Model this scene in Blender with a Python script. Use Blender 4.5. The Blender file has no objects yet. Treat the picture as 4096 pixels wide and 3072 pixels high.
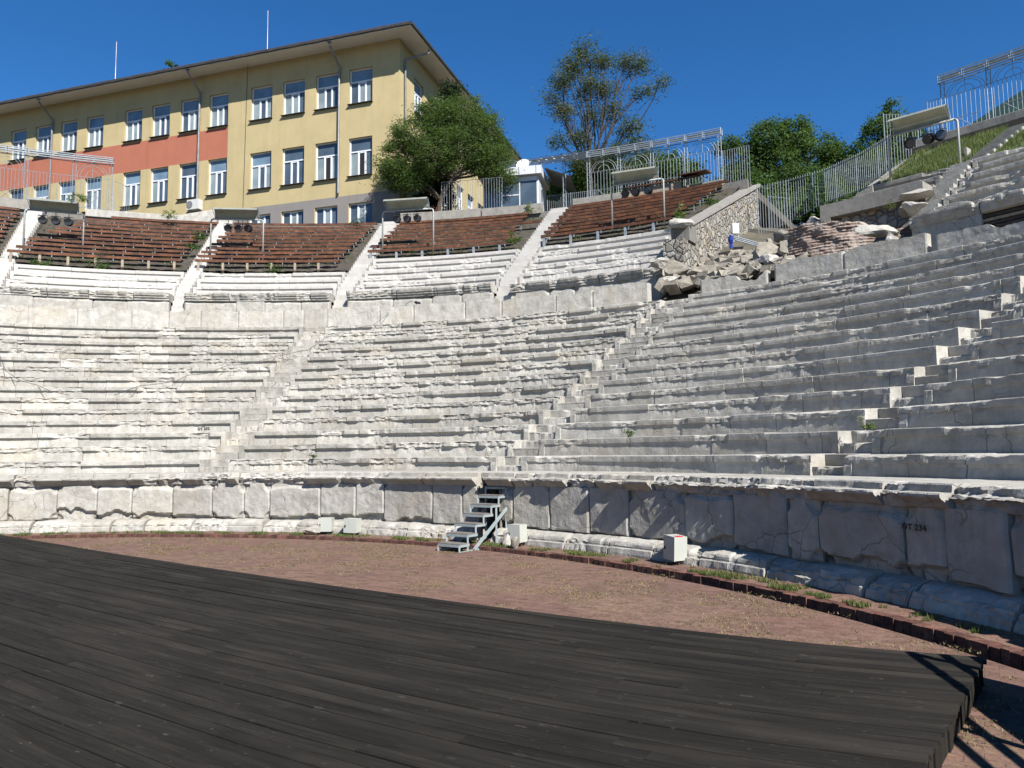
import bpy, math, random
import numpy as np
from mathutils import Vector, Matrix, noise as mnoise

# ------------------------------------------------------------------ camera, sky, sun, exposure
scene = bpy.context.scene
COL = scene.collection
CX, CY, EYE = -10.394, 4.144, 1.953          # centre of the orchestra, eye height over the paving edge
PITCH, ROLL, FPX = 0.0894, -0.01199, 3061.4
SUN_AZ, SUN_EL = 149.0, 42.0                 # clockwise from +Y

cam_d = bpy.data.cameras.new('camera')
cam = bpy.data.objects.new('camera', cam_d)
COL.objects.link(cam)
cam_d.sensor_width = 36.0
cam_d.lens = 36.0 * FPX / 4096.0
cam_d.clip_start = 0.05
cam_d.clip_end = 6000.0
_fw = Vector((0, math.cos(PITCH), math.sin(PITCH)))
_rt = Vector((1, 0, 0))
_up = Vector((0, -math.sin(PITCH), math.cos(PITCH)))
_cr, _sr = math.cos(ROLL), math.sin(ROLL)
_r2 = _cr * _rt + _sr * _up
_u2 = -_sr * _rt + _cr * _up
cam.matrix_world = Matrix(((_r2.x, _u2.x, -_fw.x, 0), (_r2.y, _u2.y, -_fw.y, 0), (_r2.z, _u2.z, -_fw.z, EYE), (0, 0, 0, 1)))
scene.camera = cam

world = bpy.data.worlds.new('World')
scene.world = world
world.use_nodes = True
wn = world.node_tree.nodes
wl = world.node_tree.links
wn.clear()
wo = wn.new('ShaderNodeOutputWorld')
bg = wn.new('ShaderNodeBackground')
sk = wn.new('ShaderNodeTexSky')
sk.sky_type = 'NISHITA'
sk.sun_disc = False
sk.sun_elevation = math.radians(SUN_EL)
sk.sun_rotation = math.radians(SUN_AZ)
sk.altitude = 200
sk.air_density = 0.75
sk.dust_density = 0.0
sk.ozone_density = 6.0
bg.inputs['Strength'].default_value = 0.064
hs = wn.new('ShaderNodeHueSaturation')
hs.inputs['Saturation'].default_value = 1.2
hs.inputs['Value'].default_value = 1.2
wl.new(sk.outputs[0], hs.inputs['Color'])
wl.new(hs.outputs[0], bg.inputs['Color'])
wl.new(bg.outputs[0], wo.inputs['Surface'])

sun_d = bpy.data.lights.new('sun', 'SUN')
sun_d.energy = 5.0
sun_d.angle = math.radians(0.53)
sun_d.color = (1.0, 0.98, 0.955)
sun = bpy.data.objects.new('sun', sun_d)
COL.objects.link(sun)
_a, _e = math.radians(SUN_AZ), math.radians(SUN_EL)
_to_sun = Vector((math.sin(_a) * math.cos(_e), math.cos(_a) * math.cos(_e), math.sin(_e)))
sun.rotation_euler = _to_sun.to_track_quat('Z', 'Y').to_euler()
sun.location = (10, -20, 40)

scene.view_settings.view_transform = 'Standard'
scene.view_settings.look = 'None'
scene.view_settings.exposure = 1.10
scene.view_settings.gamma = 1.0
scene.render.engine = 'CYCLES'
scene.render.resolution_x = 1024
scene.render.resolution_y = 768

# ------------------------------------------------------------------ helpers
def P(R, th, z):
    t = math.radians(th)
    return (CX + R * math.sin(t), CY + R * math.cos(t), z)

def PA(R, th, z):
    t = np.radians(th)
    return np.stack([CX + R * np.sin(t), CY + R * np.cos(t), z + 0 * t], -1)

_T = np.random.default_rng(7).random((64, 4096))
def vn(x, seed=0):
    x = np.asarray(x, float)
    i = np.floor(x).astype(int)
    f = x - i
    f = f * f * (3 - 2 * f)
    t = _T[seed % 64]
    o = (seed // 64) * 131
    return t[(i + o) % 4096] * (1 - f) + t[(i + 1 + o) % 4096] * f

def fbm(x, seed=0, oc=3):
    s = 0
    a = 1.0
    n = 0
    for k in range(oc):
        s = s + a * vn(np.asarray(x) * 2 ** k + 17.3 * k, seed + 5 * k)
        n += a
        a *= .5
    return s / n

def vn2(x, y, seed=0):
    x = np.asarray(x, float); y = np.asarray(y, float)
    i = np.floor(x).astype(int); j = np.floor(y).astype(int)
    fx = x - i; fy = y - j
    fx = fx * fx * (3 - 2 * fx); fy = fy * fy * (3 - 2 * fy)
    t = _T[seed % 64]
    def h(a, b):
        return t[(a * 57 + b * 131 + seed * 17) % 4096]
    return (h(i, j) * (1 - fx) + h(i + 1, j) * fx) * (1 - fy) + (h(i, j + 1) * (1 - fx) + h(i + 1, j + 1) * fx) * fy

def fbm2(x, y, seed=0, oc=3):
    s = 0; a = 1.; n = 0
    for k in range(oc):
        s = s + a * vn2(x * 2 ** k + 3.1 * k, y * 2 ** k + 7.7 * k, seed + 3 * k); n += a; a *= .5
    return s / n

def sst(a, b, x):
    t = np.clip((np.asarray(x, float) - a) / (b - a), 0, 1)
    return t * t * (3 - 2 * t)

def origin_of(o):
    v = Vector((0, 0, 0))
    while o is not None:
        v = v + Vector(o.location)
        o = o.parent
    return v

class MB:
    def __init__(s):
        s.v = []; s.f = []; s.t = []; s.n = 0
    def add(s, V, F, tone=1.0):
        V = np.asarray(V, float).reshape(-1, 3)
        if isinstance(F, np.ndarray):
            F = (F + s.n).tolist()
        else:
            F = [[i + s.n for i in f] for f in F]
        s.v.append(V); s.f += F
        s.t.append(np.full(len(V), tone) if np.isscalar(tone) else np.asarray(tone, float).ravel())
        s.n += len(V)
    def grid(s, G, tone=1.0):
        m, k = G.shape[:2]
        i = np.arange(m - 1)[:, None] * k + np.arange(k - 1)[None]
        F = np.stack([i, i + 1, i + k + 1, i + k], -1).reshape(-1, 4)
        s.add(G.reshape(-1, 3), F, tone)
    def box(s, c, size, M=None, tone=1.0):
        sx, sy, sz = [q / 2 for q in size]
        V = np.array([(x, y, z) for x in (-sx, sx) for y in (-sy, sy) for z in (-sz, sz)])
        if M is not None:
            V = V @ np.asarray(M, float).T
        V = V + np.asarray(c, float)
        s.add(V, [[0, 1, 3, 2], [4, 6, 7, 5], [0, 4, 5, 1], [2, 3, 7, 6], [0, 2, 6, 4], [1, 5, 7, 3]], tone)
    def beam(s, p, q, w, h, up=(0, 0, 1), tone=1.0):
        p = Vector(p); q = Vector(q); d = q - p; L = d.length
        if L < 1e-6: return
        d.normalize(); u = Vector(up)
        x = d.cross(u)
        if x.length < 1e-4: x = d.cross(Vector((1, 0, 0)))
        x.normalize(); y = x.cross(d)
        M = np.array([[x.x, d.x, y.x], [x.y, d.y, y.y], [x.z, d.z, y.z]])
        s.box((p + q) / 2, (w, L, h), M, tone)
    def tube(s, pts, r, n=6, cap=True, tone=1.0):
        pts = [Vector(p) for p in pts]
        rs = r if hasattr(r, '__len__') else [r] * len(pts)
        m = len(pts); V = []
        ref = None
        for i, p in enumerate(pts):
            d = (pts[min(i + 1, m - 1)] - pts[max(i - 1, 0)]).normalized()
            if ref is None:
                ref = Vector((0, 0, 1)) if abs(d.z) < .9 else Vector((1, 0, 0))
            x = d.cross(ref)
            if x.length < 1e-3: x = d.orthogonal()
            x.normalize(); y = d.cross(x); ref = x.cross(d) * 1.0
            for k in range(n):
                a = 2 * math.pi * k / n
                V.append(p + rs[i] * (math.cos(a) * x + math.sin(a) * y))
        F = []
        for i in range(m - 1):
            for k in range(n):
                a = i * n + k; b = i * n + (k + 1) % n
                F.append([a, b, b + n, a + n])
        if cap:
            F.append(list(range(n))[::-1]); F.append([(m - 1) * n + k for k in range(n)])
        s.add(np.array([tuple(v) for v in V]), F, tone)
    def arc(s, R0, R1, a0, a1, z0, z1, n=None, tone=1.0, z0b=None, z1b=None):
        """box bent round the centre; z*b = heights at the outer radius"""
        if n is None: n = max(1, int(abs(a1 - a0) / 1.2))
        z0b = z0 if z0b is None else z0b; z1b = z1 if z1b is None else z1b
        th = np.linspace(a0, a1, n + 1)
        G = np.stack([PA(R0, th, z0), PA(R0, th, z1), PA(R1, th, z1b), PA(R1, th, z0b), PA(R0, th, z0)], 1)
        s.grid(G, tone)
        for t in (a0, a1):
            s.add([P(R0, t, z0), P(R0, t, z1), P(R1, t, z1b), P(R1, t, z0b)], [[0, 1, 2, 3]], tone)
    def build(s, name, mat, parent=None, smooth=False, loc=None, local=False):
        V = np.concatenate(s.v); T = np.concatenate(s.t)
        o_ = Vector((0, 0, 0))
        if parent is not None and not local:
            o_ = origin_of(parent)
        if loc is not None:
            o_ = o_ + Vector(loc)
        V = V - np.array(tuple(o_)) if not local else V
        me = bpy.data.meshes.new(name)
        me.from_pydata(V.tolist(), [], s.f)
        me.update()
        at = me.attributes.new('tone', 'FLOAT', 'POINT')
        at.data.foreach_set('value', T.astype(np.float32))
        me.materials.append(mat)
        if smooth:
            me.polygons.foreach_set('use_smooth', np.ones(len(me.polygons), bool))
        ob = bpy.data.objects.new(name, me)
        COL.objects.link(ob)
        if parent is not None: ob.parent = parent
        if loc is not None: ob.location = loc
        return ob

def thing(name, label, cat, loc=(0, 0, 0), group=None):
    o = bpy.data.objects.new(name, None)
    COL.objects.link(o)
    o.location = loc
    o.empty_display_size = .2
    o['label'] = label; o['category'] = cat
    if group: o['group'] = group
    return o

def tag(o, label, cat, group=None):
    o['label'] = label; o['category'] = cat
    if group: o['group'] = group
    return o

def centre(ob):
    """move a one-mesh thing's origin to the foot of its mesh"""
    me = ob.data
    n = len(me.vertices); a = np.zeros(n * 3); me.vertices.foreach_get('co', a); a = a.reshape(-1, 3)
    c = np.array([a[:, 0].mean(), a[:, 1].mean(), a[:, 2].min()])
    me.vertices.foreach_set('co', (a - c).ravel()); me.update()
    ob.location = Vector(ob.location) + Vector(c)
    return ob

def copy_tree(o, parent=None):
    c = o.copy(); COL.objects.link(c)
    if parent is not None: c.parent = parent
    for ch in list(o.children):
        copy_tree(ch, c)
    return c

ORD = ['first', 'second', 'third', 'fourth', 'fifth', 'sixth', 'seventh', 'eighth', 'ninth', 'tenth', 'eleventh', 'twelfth', 'thirteenth', 'fourteenth']

# ------------------------------------------------------------------ materials
class NT:
    def __init__(s, name):
        s.m = bpy.data.materials.new(name); s.m.use_nodes = True
        s.t = s.m.node_tree; s.n = s.t.nodes; s.n.clear()
        s.out = s.n.new('ShaderNodeOutputMaterial')
        s.b = s.n.new('ShaderNodeBsdfPrincipled')
        s.t.links.new(s.b.outputs[0], s.out.inputs[0])
        s.pos = s.n.new('ShaderNodeNewGeometry').outputs['Position']
    def node(s, typ, ins=None, **kw):
        n = s.n.new(typ)
        for k, v in kw.items(): setattr(n, k, v)
        for k, v in (ins or {}).items():
            if hasattr(v, 'is_output') or isinstance(v, bpy.types.NodeSocket): s.t.links.new(v, n.inputs[k])
            else: n.inputs[k].default_value = v
        return n
    def vec(s, scale=(1, 1, 1), src=None, rot=(0, 0, 0)):
        return s.node('ShaderNodeMapping', {'Vector': src or s.pos, 'Scale': scale, 'Rotation': rot}).outputs[0]
    def noise(s, scale, detail=4, rough=.55, src=None, dist=0):
        return s.node('ShaderNodeTexNoise', {'Vector': src or s.pos, 'Scale': scale, 'Detail': detail, 'Roughness': rough, 'Distortion': dist}).outputs[0]
    def ramp(s, fac, stops):
        r = s.node('ShaderNodeValToRGB', {'Fac': fac})
        e = r.color_ramp.elements
        while len(e) < len(stops): e.new(.5)
        for i, (p, c) in enumerate(stops):
            e[i].position = p
            e[i].color = (c, c, c, 1) if np.isscalar(c) else (*c, 1)
        return r.outputs[0]
    def mix(s, fac, a, b, typ='MIX'):
        n = s.node('ShaderNodeMix', data_type='RGBA', blend_type=typ)
        for k, v in ((0, fac), (6, a), (7, b)):
            if isinstance(v, bpy.types.NodeSocket): s.t.links.new(v, n.inputs[k])
            elif k == 0: n.inputs[0].default_value = v
            else: n.inputs[k].default_value = (*v, 1) if len(v) == 3 else v
        return n.outputs[2]
    def math(s, op, a, b=0.0, clamp=False):
        n = s.node('ShaderNodeMath', operation=op); n.use_clamp = clamp
        for i, v in enumerate((a, b)):
            if isinstance(v, bpy.types.NodeSocket): s.t.links.new(v, n.inputs[i])
            else: n.inputs[i].default_value = v
        return n.outputs[0]
    def attr(s, name='tone'):
        return s.node('ShaderNodeAttribute', attribute_name=name).outputs['Fac']
    def bump(s, h, strength=.5, dist=.02):
        b = s.node('ShaderNodeBump', {'Height': h, 'Strength': strength, 'Distance': dist})
        s.t.links.new(b.outputs[0], s.b.inputs['Normal'])
    def fin(s, col, rough=.8, metal=0.0, spec=None):
        for k, v in (('Base Color', col), ('Roughness', rough), ('Metallic', metal)):
            if isinstance(v, bpy.types.NodeSocket): s.t.links.new(v, s.b.inputs[k])
            else: s.b.inputs[k].default_value = (*v, 1) if k == 'Base Color' and len(v) == 3 else v
        if spec is not None: s.b.inputs['Specular IOR Level'].default_value = spec
        return s.m
    def gray(s, v):
        return s.node('ShaderNodeCombineColor', {'Red': v, 'Green': v, 'Blue': v}).outputs[0]

def m_stone(name, lo, hi, crack=.5, stain=.5, bump=.5, warm=.3):
    n = NT(name)
    big = n.noise(.7, 3, .6)
    med = n.noise(3.2, 5, .65)
    fine = n.noise(28, 4, .7)
    c = n.mix(n.ramp(med, [(.3, 0), (.7, 1)]), lo, hi)
    # grey streaks of weathering
    st = n.noise(1.0, 5, .6, src=n.vec((5, 5, .8)))
    c = n.mix(n.math('MULTIPLY', n.ramp(st, [(.48, 0), (.68, 1)]), stain * .55), c, tuple(x * .58 for x in lo))
    c = n.mix(n.math('MULTIPLY', n.ramp(big, [(.52, 0), (.72, 1)]), warm * .6), c, (hi[0] * .9, hi[1] * .78, hi[2] * .6))
    dr = n.noise(2.4, 6, .7, src=n.vec((1, 1, 1.6)))
    c = n.mix(n.math('MULTIPLY', n.ramp(dr, [(.55, 0), (.68, 1)]), stain * .5), c, (lo[0] * .55, lo[1] * .5, lo[2] * .42))
    # dark veins and cracks
    wv = n.mix(.35, n.vec((1, 1, 1)), n.node('ShaderNodeTexNoise', {'Vector': n.pos, 'Scale': 1.7, 'Detail': 3.}).outputs['Color'])
    vo = n.node('ShaderNodeTexVoronoi', {'Vector': wv, 'Scale': 2.1}, feature='DISTANCE_TO_EDGE').outputs['Distance']
    gate = n.ramp(n.noise(1.3, 2, .5), [(.47, 0), (.6, 1)])
    cr = n.math('MULTIPLY', n.ramp(vo, [(0.0, 1), (.010, 0)]), gate)
    c = n.mix(n.math('MULTIPLY', cr, crack), c, (.13, .12, .10))
    pits = n.ramp(n.noise(60, 2, .6), [(.28, 1), (.38, 0)])
    c = n.mix(n.math('MULTIPLY', pits, .35), c, tuple(x * .5 for x in lo))
    t = n.gray(n.attr())
    c = n.mix(1.0, c, t, 'MULTIPLY')
    h = n.math('ADD', n.math('MULTIPLY', fine, .5), n.math('MULTIPLY', med, 1.2))
    h = n.math('SUBTRACT', h, n.math('MULTIPLY', cr, .6))
    n.bump(h, bump, .03)
    return n.fin(c, .85, spec=.25)

M = {}
M['marble'] = m_stone('weathered_marble', (.262, .244, .207), (.388, .367, .325), crack=.75, stain=.55, bump=.75, warm=.5)
M['marble_new'] = m_stone('restored_marble', (.355, .333, .298), (.42, .40, .365), crack=.15, stain=.25, bump=.25, warm=.1)
M['concrete'] = m_stone('grey_concrete', (.185, .170, .145), (.26, .242, .208), crack=.2, stain=.5, bump=.35, warm=.1)
M['rock'] = m_stone('tan_rock', (.155, .136, .106), (.29, .262, .215), crack=.5, stain=.4, bump=.9, warm=.5)

def m_rubble():
    n = NT('rubble_masonry')
    src = n.mix(.12, n.vec((1, 1, 1)), n.node('ShaderNodeTexNoise', {'Vector': n.pos, 'Scale': 3.0, 'Detail': 2.}).outputs['Color'])
    ed = n.node('ShaderNodeTexVoronoi', {'Vector': src, 'Scale': 4.0}, feature='DISTANCE_TO_EDGE').outputs['Distance']
    ce = n.node('ShaderNodeTexVoronoi', {'Vector': src, 'Scale': 4.0}).outputs['Color']
    v = n.node('ShaderNodeSeparateColor', {'Color': ce}).outputs
    c = n.ramp(v[0], [(0, (.15, .135, .11)), (.35, (.23, .215, .18)), (.75, (.30, .285, .255)), (.9, (.30, .235, .13)), (1, (.36, .35, .33))])
    c = n.mix(n.ramp(n.noise(14, 4), [(.3, 0), (.75, .5)]), c, (.2, .18, .15))
    c = n.mix(n.ramp(ed, [(.0, 1), (.05, 0)]), c, (.12, .11, .095))
    n.bump(n.math('ADD', n.ramp(ed, [(0, 0), (.13, 1)]), n.math('MULTIPLY', n.noise(20, 3), .25)), 1.0, .07)
    return n.fin(c, .9, spec=.2)
M['rubble'] = m_rubble()

def m_paving():
    n = NT('brick_paving')
    src = n.vec((1, 1, 1), rot=(0, 0, .55))
    br = n.node('ShaderNodeTexBrick', {'Vector': src, 'Scale': 1.0, 'Mortar Size': .006, 'Mortar Smooth': .3, 'Brick Width': .23, 'Row Height': .115,
                                       'Color1': (.078, .040, .030, 1), 'Color2': (.155, .082, .062, 1), 'Mortar': (.085, .066, .045, 1), 'Bias': -.1})
    c = n.mix(n.ramp(n.noise(9, 4, .7), [(.35, 0), (.75, .55)]), br.outputs['Color'], (.185, .122, .100))
    big = n.noise(.55, 4, .6)
    moss = n.math('MULTIPLY', n.ramp(n.noise(17, 5, .75), [(.48, 0), (.62, 1)]), n.ramp(big, [(.38, .10), (.64, .8)]))
    c = n.mix(moss, c, (.215, .165, .080))
    c = n.mix(n.math('MULTIPLY', n.ramp(n.noise(38, 3, .8), [(.62, 0), (.74, 1)]), .5), c, (.33, .28, .22))
    c = n.mix(n.ramp(n.noise(.35, 3), [(.45, 0), (.7, .3)]), c, (.13, .06, .05))
    n.bump(n.math('SUBTRACT', n.noise(30, 3), n.math('MULTIPLY', br.outputs['Fac'], 1.3)), .6, .012)
    return n.fin(c, .9, spec=.2)
M['paving'] = m_paving()

def m_kerbbrick():
    n = NT('kerb_brick')
    c = n.mix(n.ramp(n.noise(6, 4, .7), [(.35, 0), (.65, 1)]), (.060, .025, .020), (.160, .070, .050))
    c = n.mix(n.ramp(n.noise(22, 4, .7), [(.5, 0), (.68, .8)]), c, (.12, .10, .075))
    c = n.mix(1.0, c, n.gray(n.attr()), 'MULTIPLY')
    n.bump(n.noise(40, 3), .6, .01)
    return n.fin(c, .9, spec=.2)
M['kerbbrick'] = m_kerbbrick()

def m_deck():
    n = NT('deck_planks')
    uv = n.node('ShaderNodeUVMap', uv_map='UVMap').outputs[0]
    t = n.attr()
    gr = n.noise(1.0, 6, .65, src=n.vec((1.1, 42, 1), src=uv), dist=.4)
    wear = n.noise(1.0, 4, .6, src=n.vec((.5, 3.2, 1), src=uv))
    c = n.mix(n.ramp(gr, [(.3, 0), (.75, 1)]), (.0072, .0060, .0046), (.0215, .0190, .0155))
    c = n.mix(n.ramp(wear, [(.45, 0), (.78, .6)]), c, (.044, .038, .030))
    sc = n.noise(1.0, 3, .7, src=n.vec((10, 30, 1), src=uv))
    c = n.mix(n.ramp(sc, [(.64, 0), (.76, .8)]), c, (.085, .076, .066))
    kn = n.node('ShaderNodeTexVoronoi', {'Vector': n.vec((2.6, 7, 1), src=uv), 'Scale': 1.0}).outputs['Distance']
    c = n.mix(n.ramp(kn, [(.04, .7), (.065, 0)]), c, (.016, .009, .006))
    ring = n.math('MULTIPLY', n.ramp(kn, [(.05, 0), (.10, .45), (.15, 0)]), n.ramp(n.noise(2.3, 2), [(.5, 0), (.62, 1)]))
    c = n.mix(ring, c, (.085, .076, .066))
    bl = n.ramp(n.noise(.45, 3, .6), [(.3, .75), (.7, 1.2)])
    c = n.mix(1.0, c, bl, 'MULTIPLY')
    c = n.mix(1.0, c, n.gray(t), 'MULTIPLY')
    n.bump(n.math('ADD', gr, n.math('MULTIPLY', n.noise(60, 3), .3)), .45, .006)
    return n.fin(c, n.ramp(wear, [(.3, .75), (.8, .9)]), spec=.12)
M['deck'] = m_deck()

def m_plank():
    n = NT('bench_wood')
    c = n.mix(n.ramp(n.noise(2.2, 5, .7), [(.32, 0), (.66, 1)]), (.026, .011, .006), (.150, .055, .021))
    c = n.mix(n.ramp(n.noise(11, 4, .7), [(.46, 0), (.7, .8)]), c, (.030, .020, .015))
    c = n.mix(1.0, c, n.gray(n.attr()), 'MULTIPLY')
    n.bump(n.noise(25, 3), .4, .01)
    return n.fin(c, .7, spec=.3)
M['plank'] = m_plank()

def simple(name, col, rough=.6, metal=0., var=.15, scale=3., bump=0., spec=None, tone=False):
    n = NT(name)
    c = n.mix(n.ramp(n.noise(scale, 4, .6), [(.3, 0), (.7, 1)]), tuple(x * (1 - var) for x in col), tuple(min(1, x * (1 + var)) for x in col))
    if tone: c = n.mix(1.0, c, n.gray(n.attr()), 'MULTIPLY')
    if bump: n.bump(n.noise(scale * 12, 3), bump, .01)
    return n.fin(c, rough, metal, spec)
M['steel'] = simple('galvanised_steel', (.20, .225, .24), .55, .2, .25, 6)
M['post'] = simple('grey_painted_pipe', (.27, .27, .25), .55, .1, .12, 5)
M['stair_steel'] = simple('stair_paint', (.24, .275, .27), .5, .1, .12, 5)
M['stair_tread'] = simple('stair_tread_board', (.13, .115, .10), .8, 0, .3, 8, .3)
M['black'] = simple('black_lamp_metal', (.012, .012, .013), .45, 0, .3, 4)
M['lens'] = simple('dark_lamp_lens', (.03, .03, .034), .1, 0, .1, 4)
M['tan_leg'] = simple('pale_timber_leg', (.24, .19, .135), .8, 0, .25, 9, .3)
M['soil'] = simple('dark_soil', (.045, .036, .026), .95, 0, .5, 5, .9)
M['terrain'] = simple('dry_ground', (.07, .06, .04), .95, 0, .4, 1.2, .6)
M['grassground'] = simple('grass_slope_ground', (.035, .055, .012), .95, 0, .45, 1.5, .9)
M['yellow'] = simple('yellow_plaster', (.36, .285, .145), .9, 0, .07, .8, .25)
def stucco(name, col):
    n = NT(name)
    c = n.mix(n.ramp(n.noise(.8, 5, .65), [(.3, 0), (.7, 1)]), tuple(x * .92 for x in col), tuple(x * 1.06 for x in col))
    st = n.noise(1.0, 5, .65, src=n.vec((2.6, 2.6, .22)))
    c = n.mix(n.math('MULTIPLY', n.ramp(st, [(.5, 0), (.75, 1)]), .28), c, tuple(x * .62 for x in col))
    c = n.mix(n.math('MULTIPLY', n.ramp(n.noise(5, 4, .7), [(.6, 0), (.72, 1)]), .18), c, tuple(x * .7 for x in col))
    n.bump(n.noise(30, 3), .3, .01)
    return n.fin(c, .9, spec=.2)
M['yellow'] = stucco('yellow_plaster', (.365, .292, .152))
M['greyplaster'] = stucco('grey_plaster', (.18, .165, .15))
M['pink'] = stucco('salmon_plaster', (.315, .112, .068))
M['soffit'] = simple('white_soffit', (.54, .52, .47), .85, 0, .06, .6)
M['gutter'] = simple('dark_gutter', (.030, .028, .025), .6, 0, .4, 3)
M['rooftile'] = simple('roof_tiles', (.055, .035, .028), .85, 0, .35, 4, .5)
M['pvc'] = simple('white_window_frame', (.56, .565, .57), .4, 0, .03, 2)
M['pipe'] = simple('zinc_downpipe', (.17, .17, .165), .5, .3, .25, 3)
M['ac'] = simple('cream_unit_casing', (.45, .44, .40), .5, 0, .05, 3)
M['acfan'] = simple('unit_fan_grille', (.14, .14, .14), .5, 0, .2, 9)
M['box'] = simple('pale_grey_cabinet', (.35, .355, .31), .45, 0, .05, 3)
M['red'] = simple('red_cloth', (.42, .02, .025), .7, 0, .15, 3)
M['green'] = simple('green_cloth', (.02, .14, .09), .7, 0, .15, 3)
M['tent'] = simple('dark_green_awning', (.008, .035, .028), .7, 0, .2, 1)
M['blue'] = simple('blue_plastic', (.010, .028, .20), .4, 0, .2, 3)
M['whiteplastic'] = simple('white_plastic', (.55, .55, .54), .5, 0, .05, 3)
M['kiosk'] = simple('white_kiosk_panel', (.46, .465, .47), .45, 0, .05, 1)
M['corrugated'] = simple('corrugated_sheet', (.13, .13, .12), .5, .4, .3, 8)
M['antenna'] = simple('pale_rod', (.50, .40, .38), .5, .2, .3, .7)
M['cable'] = simple('black_cable', (.03, .03, .03), .6)
M['ink'] = simple('black_ink', (.02, .018, .016), .8)
M['bark'] = simple('dark_bark', (.055, .042, .030), .95, 0, .45, 7, .9)
M['bark_pale'] = simple('grey_brown_bark', (.035, .028, .023), .95, 0, .35, 6, .8)
M['louvre'] = simple('white_lamp_tube', (.46, .44, .38), .5, 0, .1, 3)

def m_leaf(name, a, b, c3=None, trans=.35):
    n = NT(name)
    t = n.attr()
    col = n.ramp(t, [(0, a), (.6, b), (1, c3 or b)])
    col = n.mix(n.ramp(n.noise(1.1, 3), [(.35, 0), (.7, .5)]), col, tuple(x * .6 for x in a))
    n.fin(col, .6, spec=.25)
    tr = n.node('ShaderNodeBsdfTranslucent')
    n.t.links.new(n.mix(.35, col, (.25, .36, .05)), tr.inputs[0])
    mx = n.node('ShaderNodeMixShader')
    mx.inputs[0].default_value = trans
    n.t.links.new(n.b.outputs[0], mx.inputs[1]); n.t.links.new(tr.outputs[0], mx.inputs[2])
    n.t.links.new(mx.outputs[0], n.out.inputs[0])
    return n.m
M['leaf_locust'] = m_leaf('locust_leaves', (.030, .060, .012), (.060, .105, .020), (.115, .155, .032))
M['leaf_dark'] = m_leaf('cypress_leaves', (.006, .013, .005), (.010, .021, .007), None, .15)
M['leaf_green'] = m_leaf('green_leaves', (.022, .055, .012), (.045, .095, .018), (.085, .14, .025))
M['leaf_sparse'] = m_leaf('ailanthus_leaves', (.030, .050, .016), (.050, .075, .022), (.17, .10, .07), .25)
M['leaf_weed'] = m_leaf('weed_leaves', (.05, .09, .018), (.11, .16, .03), (.22, .21, .06))
M['dryblade'] = m_leaf('dry_blades', (.17, .13, .06), (.24, .19, .09), (.33, .27, .15))
M['grassblade'] = m_leaf('grass_blades', (.06, .085, .022), (.10, .135, .035), (.20, .19, .075))

def m_glass(name, col, rough=.08, var=.3):
    n = NT(name)
    c = n.mix(n.ramp(n.noise(.9, 2), [(.35, 0), (.65, 1)]), tuple(x * (1 - var) for x in col), col)
    return n.fin(c, rough, 0, .6)
M['glass_blind'] = m_glass('pane_with_blue_blind', (.15, .215, .27))
M['glass_curtain'] = m_glass('pane_with_pale_curtain', (.22, .265, .265))
M['glass_dark'] = m_glass('dark_pane', (.065, .09, .115))
M['open_dark'] = simple('unlit_room', (.006, .006, .006), .9)

def m_poly():
    n = NT('ribbed_polycarbonate')
    c = n.mix(n.ramp(n.noise(2.5, 4), [(.3, 0), (.7, 1)]), (.27, .27, .20), (.40, .40, .32))
    n.fin(c, .5)
    tr = n.node('ShaderNodeBsdfTranslucent'); tr.inputs[0].default_value = (.42, .42, .33, 1)
    mx = n.node('ShaderNodeMixShader'); mx.inputs[0].default_value = .4
    n.t.links.new(n.b.outputs[0], mx.inputs[1]); n.t.links.new(tr.outputs[0], mx.inputs[2])
    n.t.links.new(mx.outputs[0], n.out.inputs[0])
    return n.m
M['poly'] = m_poly()

def m_brickpier():
    n = NT('old_roman_brick')
    z = n.node('ShaderNodeSeparateXYZ', {'Vector': n.pos}).outputs['Z']
    wob = n.math('MULTIPLY', n.noise(1.6, 3), .10)
    w = n.math('SINE', n.math('MULTIPLY', n.math('ADD', z, wob), 56.0))
    c = n.mix(n.ramp(n.noise(3.5, 5, .7), [(.35, 0), (.65, 1)]), (.24, .155, .12), (.34, .275, .23))
    c = n.mix(n.ramp(w, [(.0, .75), (.55, 0)]), c, (.12, .088, .07))
    c = n.mix(n.ramp(n.noise(.9, 4, .6), [(.5, 0), (.62, .85)]), c, (.34, .295, .25))
    n.bump(n.math('ADD', n.ramp(w, [(.1, 0), (.5, 1)]), n.noise(14, 4)), .9, .05)
    return n.fin(c, .92, spec=.2)
M['brickpier'] = m_brickpier()

# ------------------------------------------------------------------ profile of the theatre
R1, H1, DR, RISE, NROW = 18.10, 1.857, 0.7236, 0.42, 14
def low_R(k): return R1 + (k - 1) * DR
def low_z(k): return H1 + (k - 1) * RISE
def upA_R(i): return 31.0 + .70 * (i - 1)
def upA_z(i): return 9.83 + .475 * (i - 1)
def upF_R(i): return 31.0 + .68 * (i - 1)
def upF_z(i): return 9.58 + .48 * (i - 1)
def bench_R(j): return 32.95 + .66 * j
def bench_z(j): return 11.53 + .385 * j
ZWALK = 7.36

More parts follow.
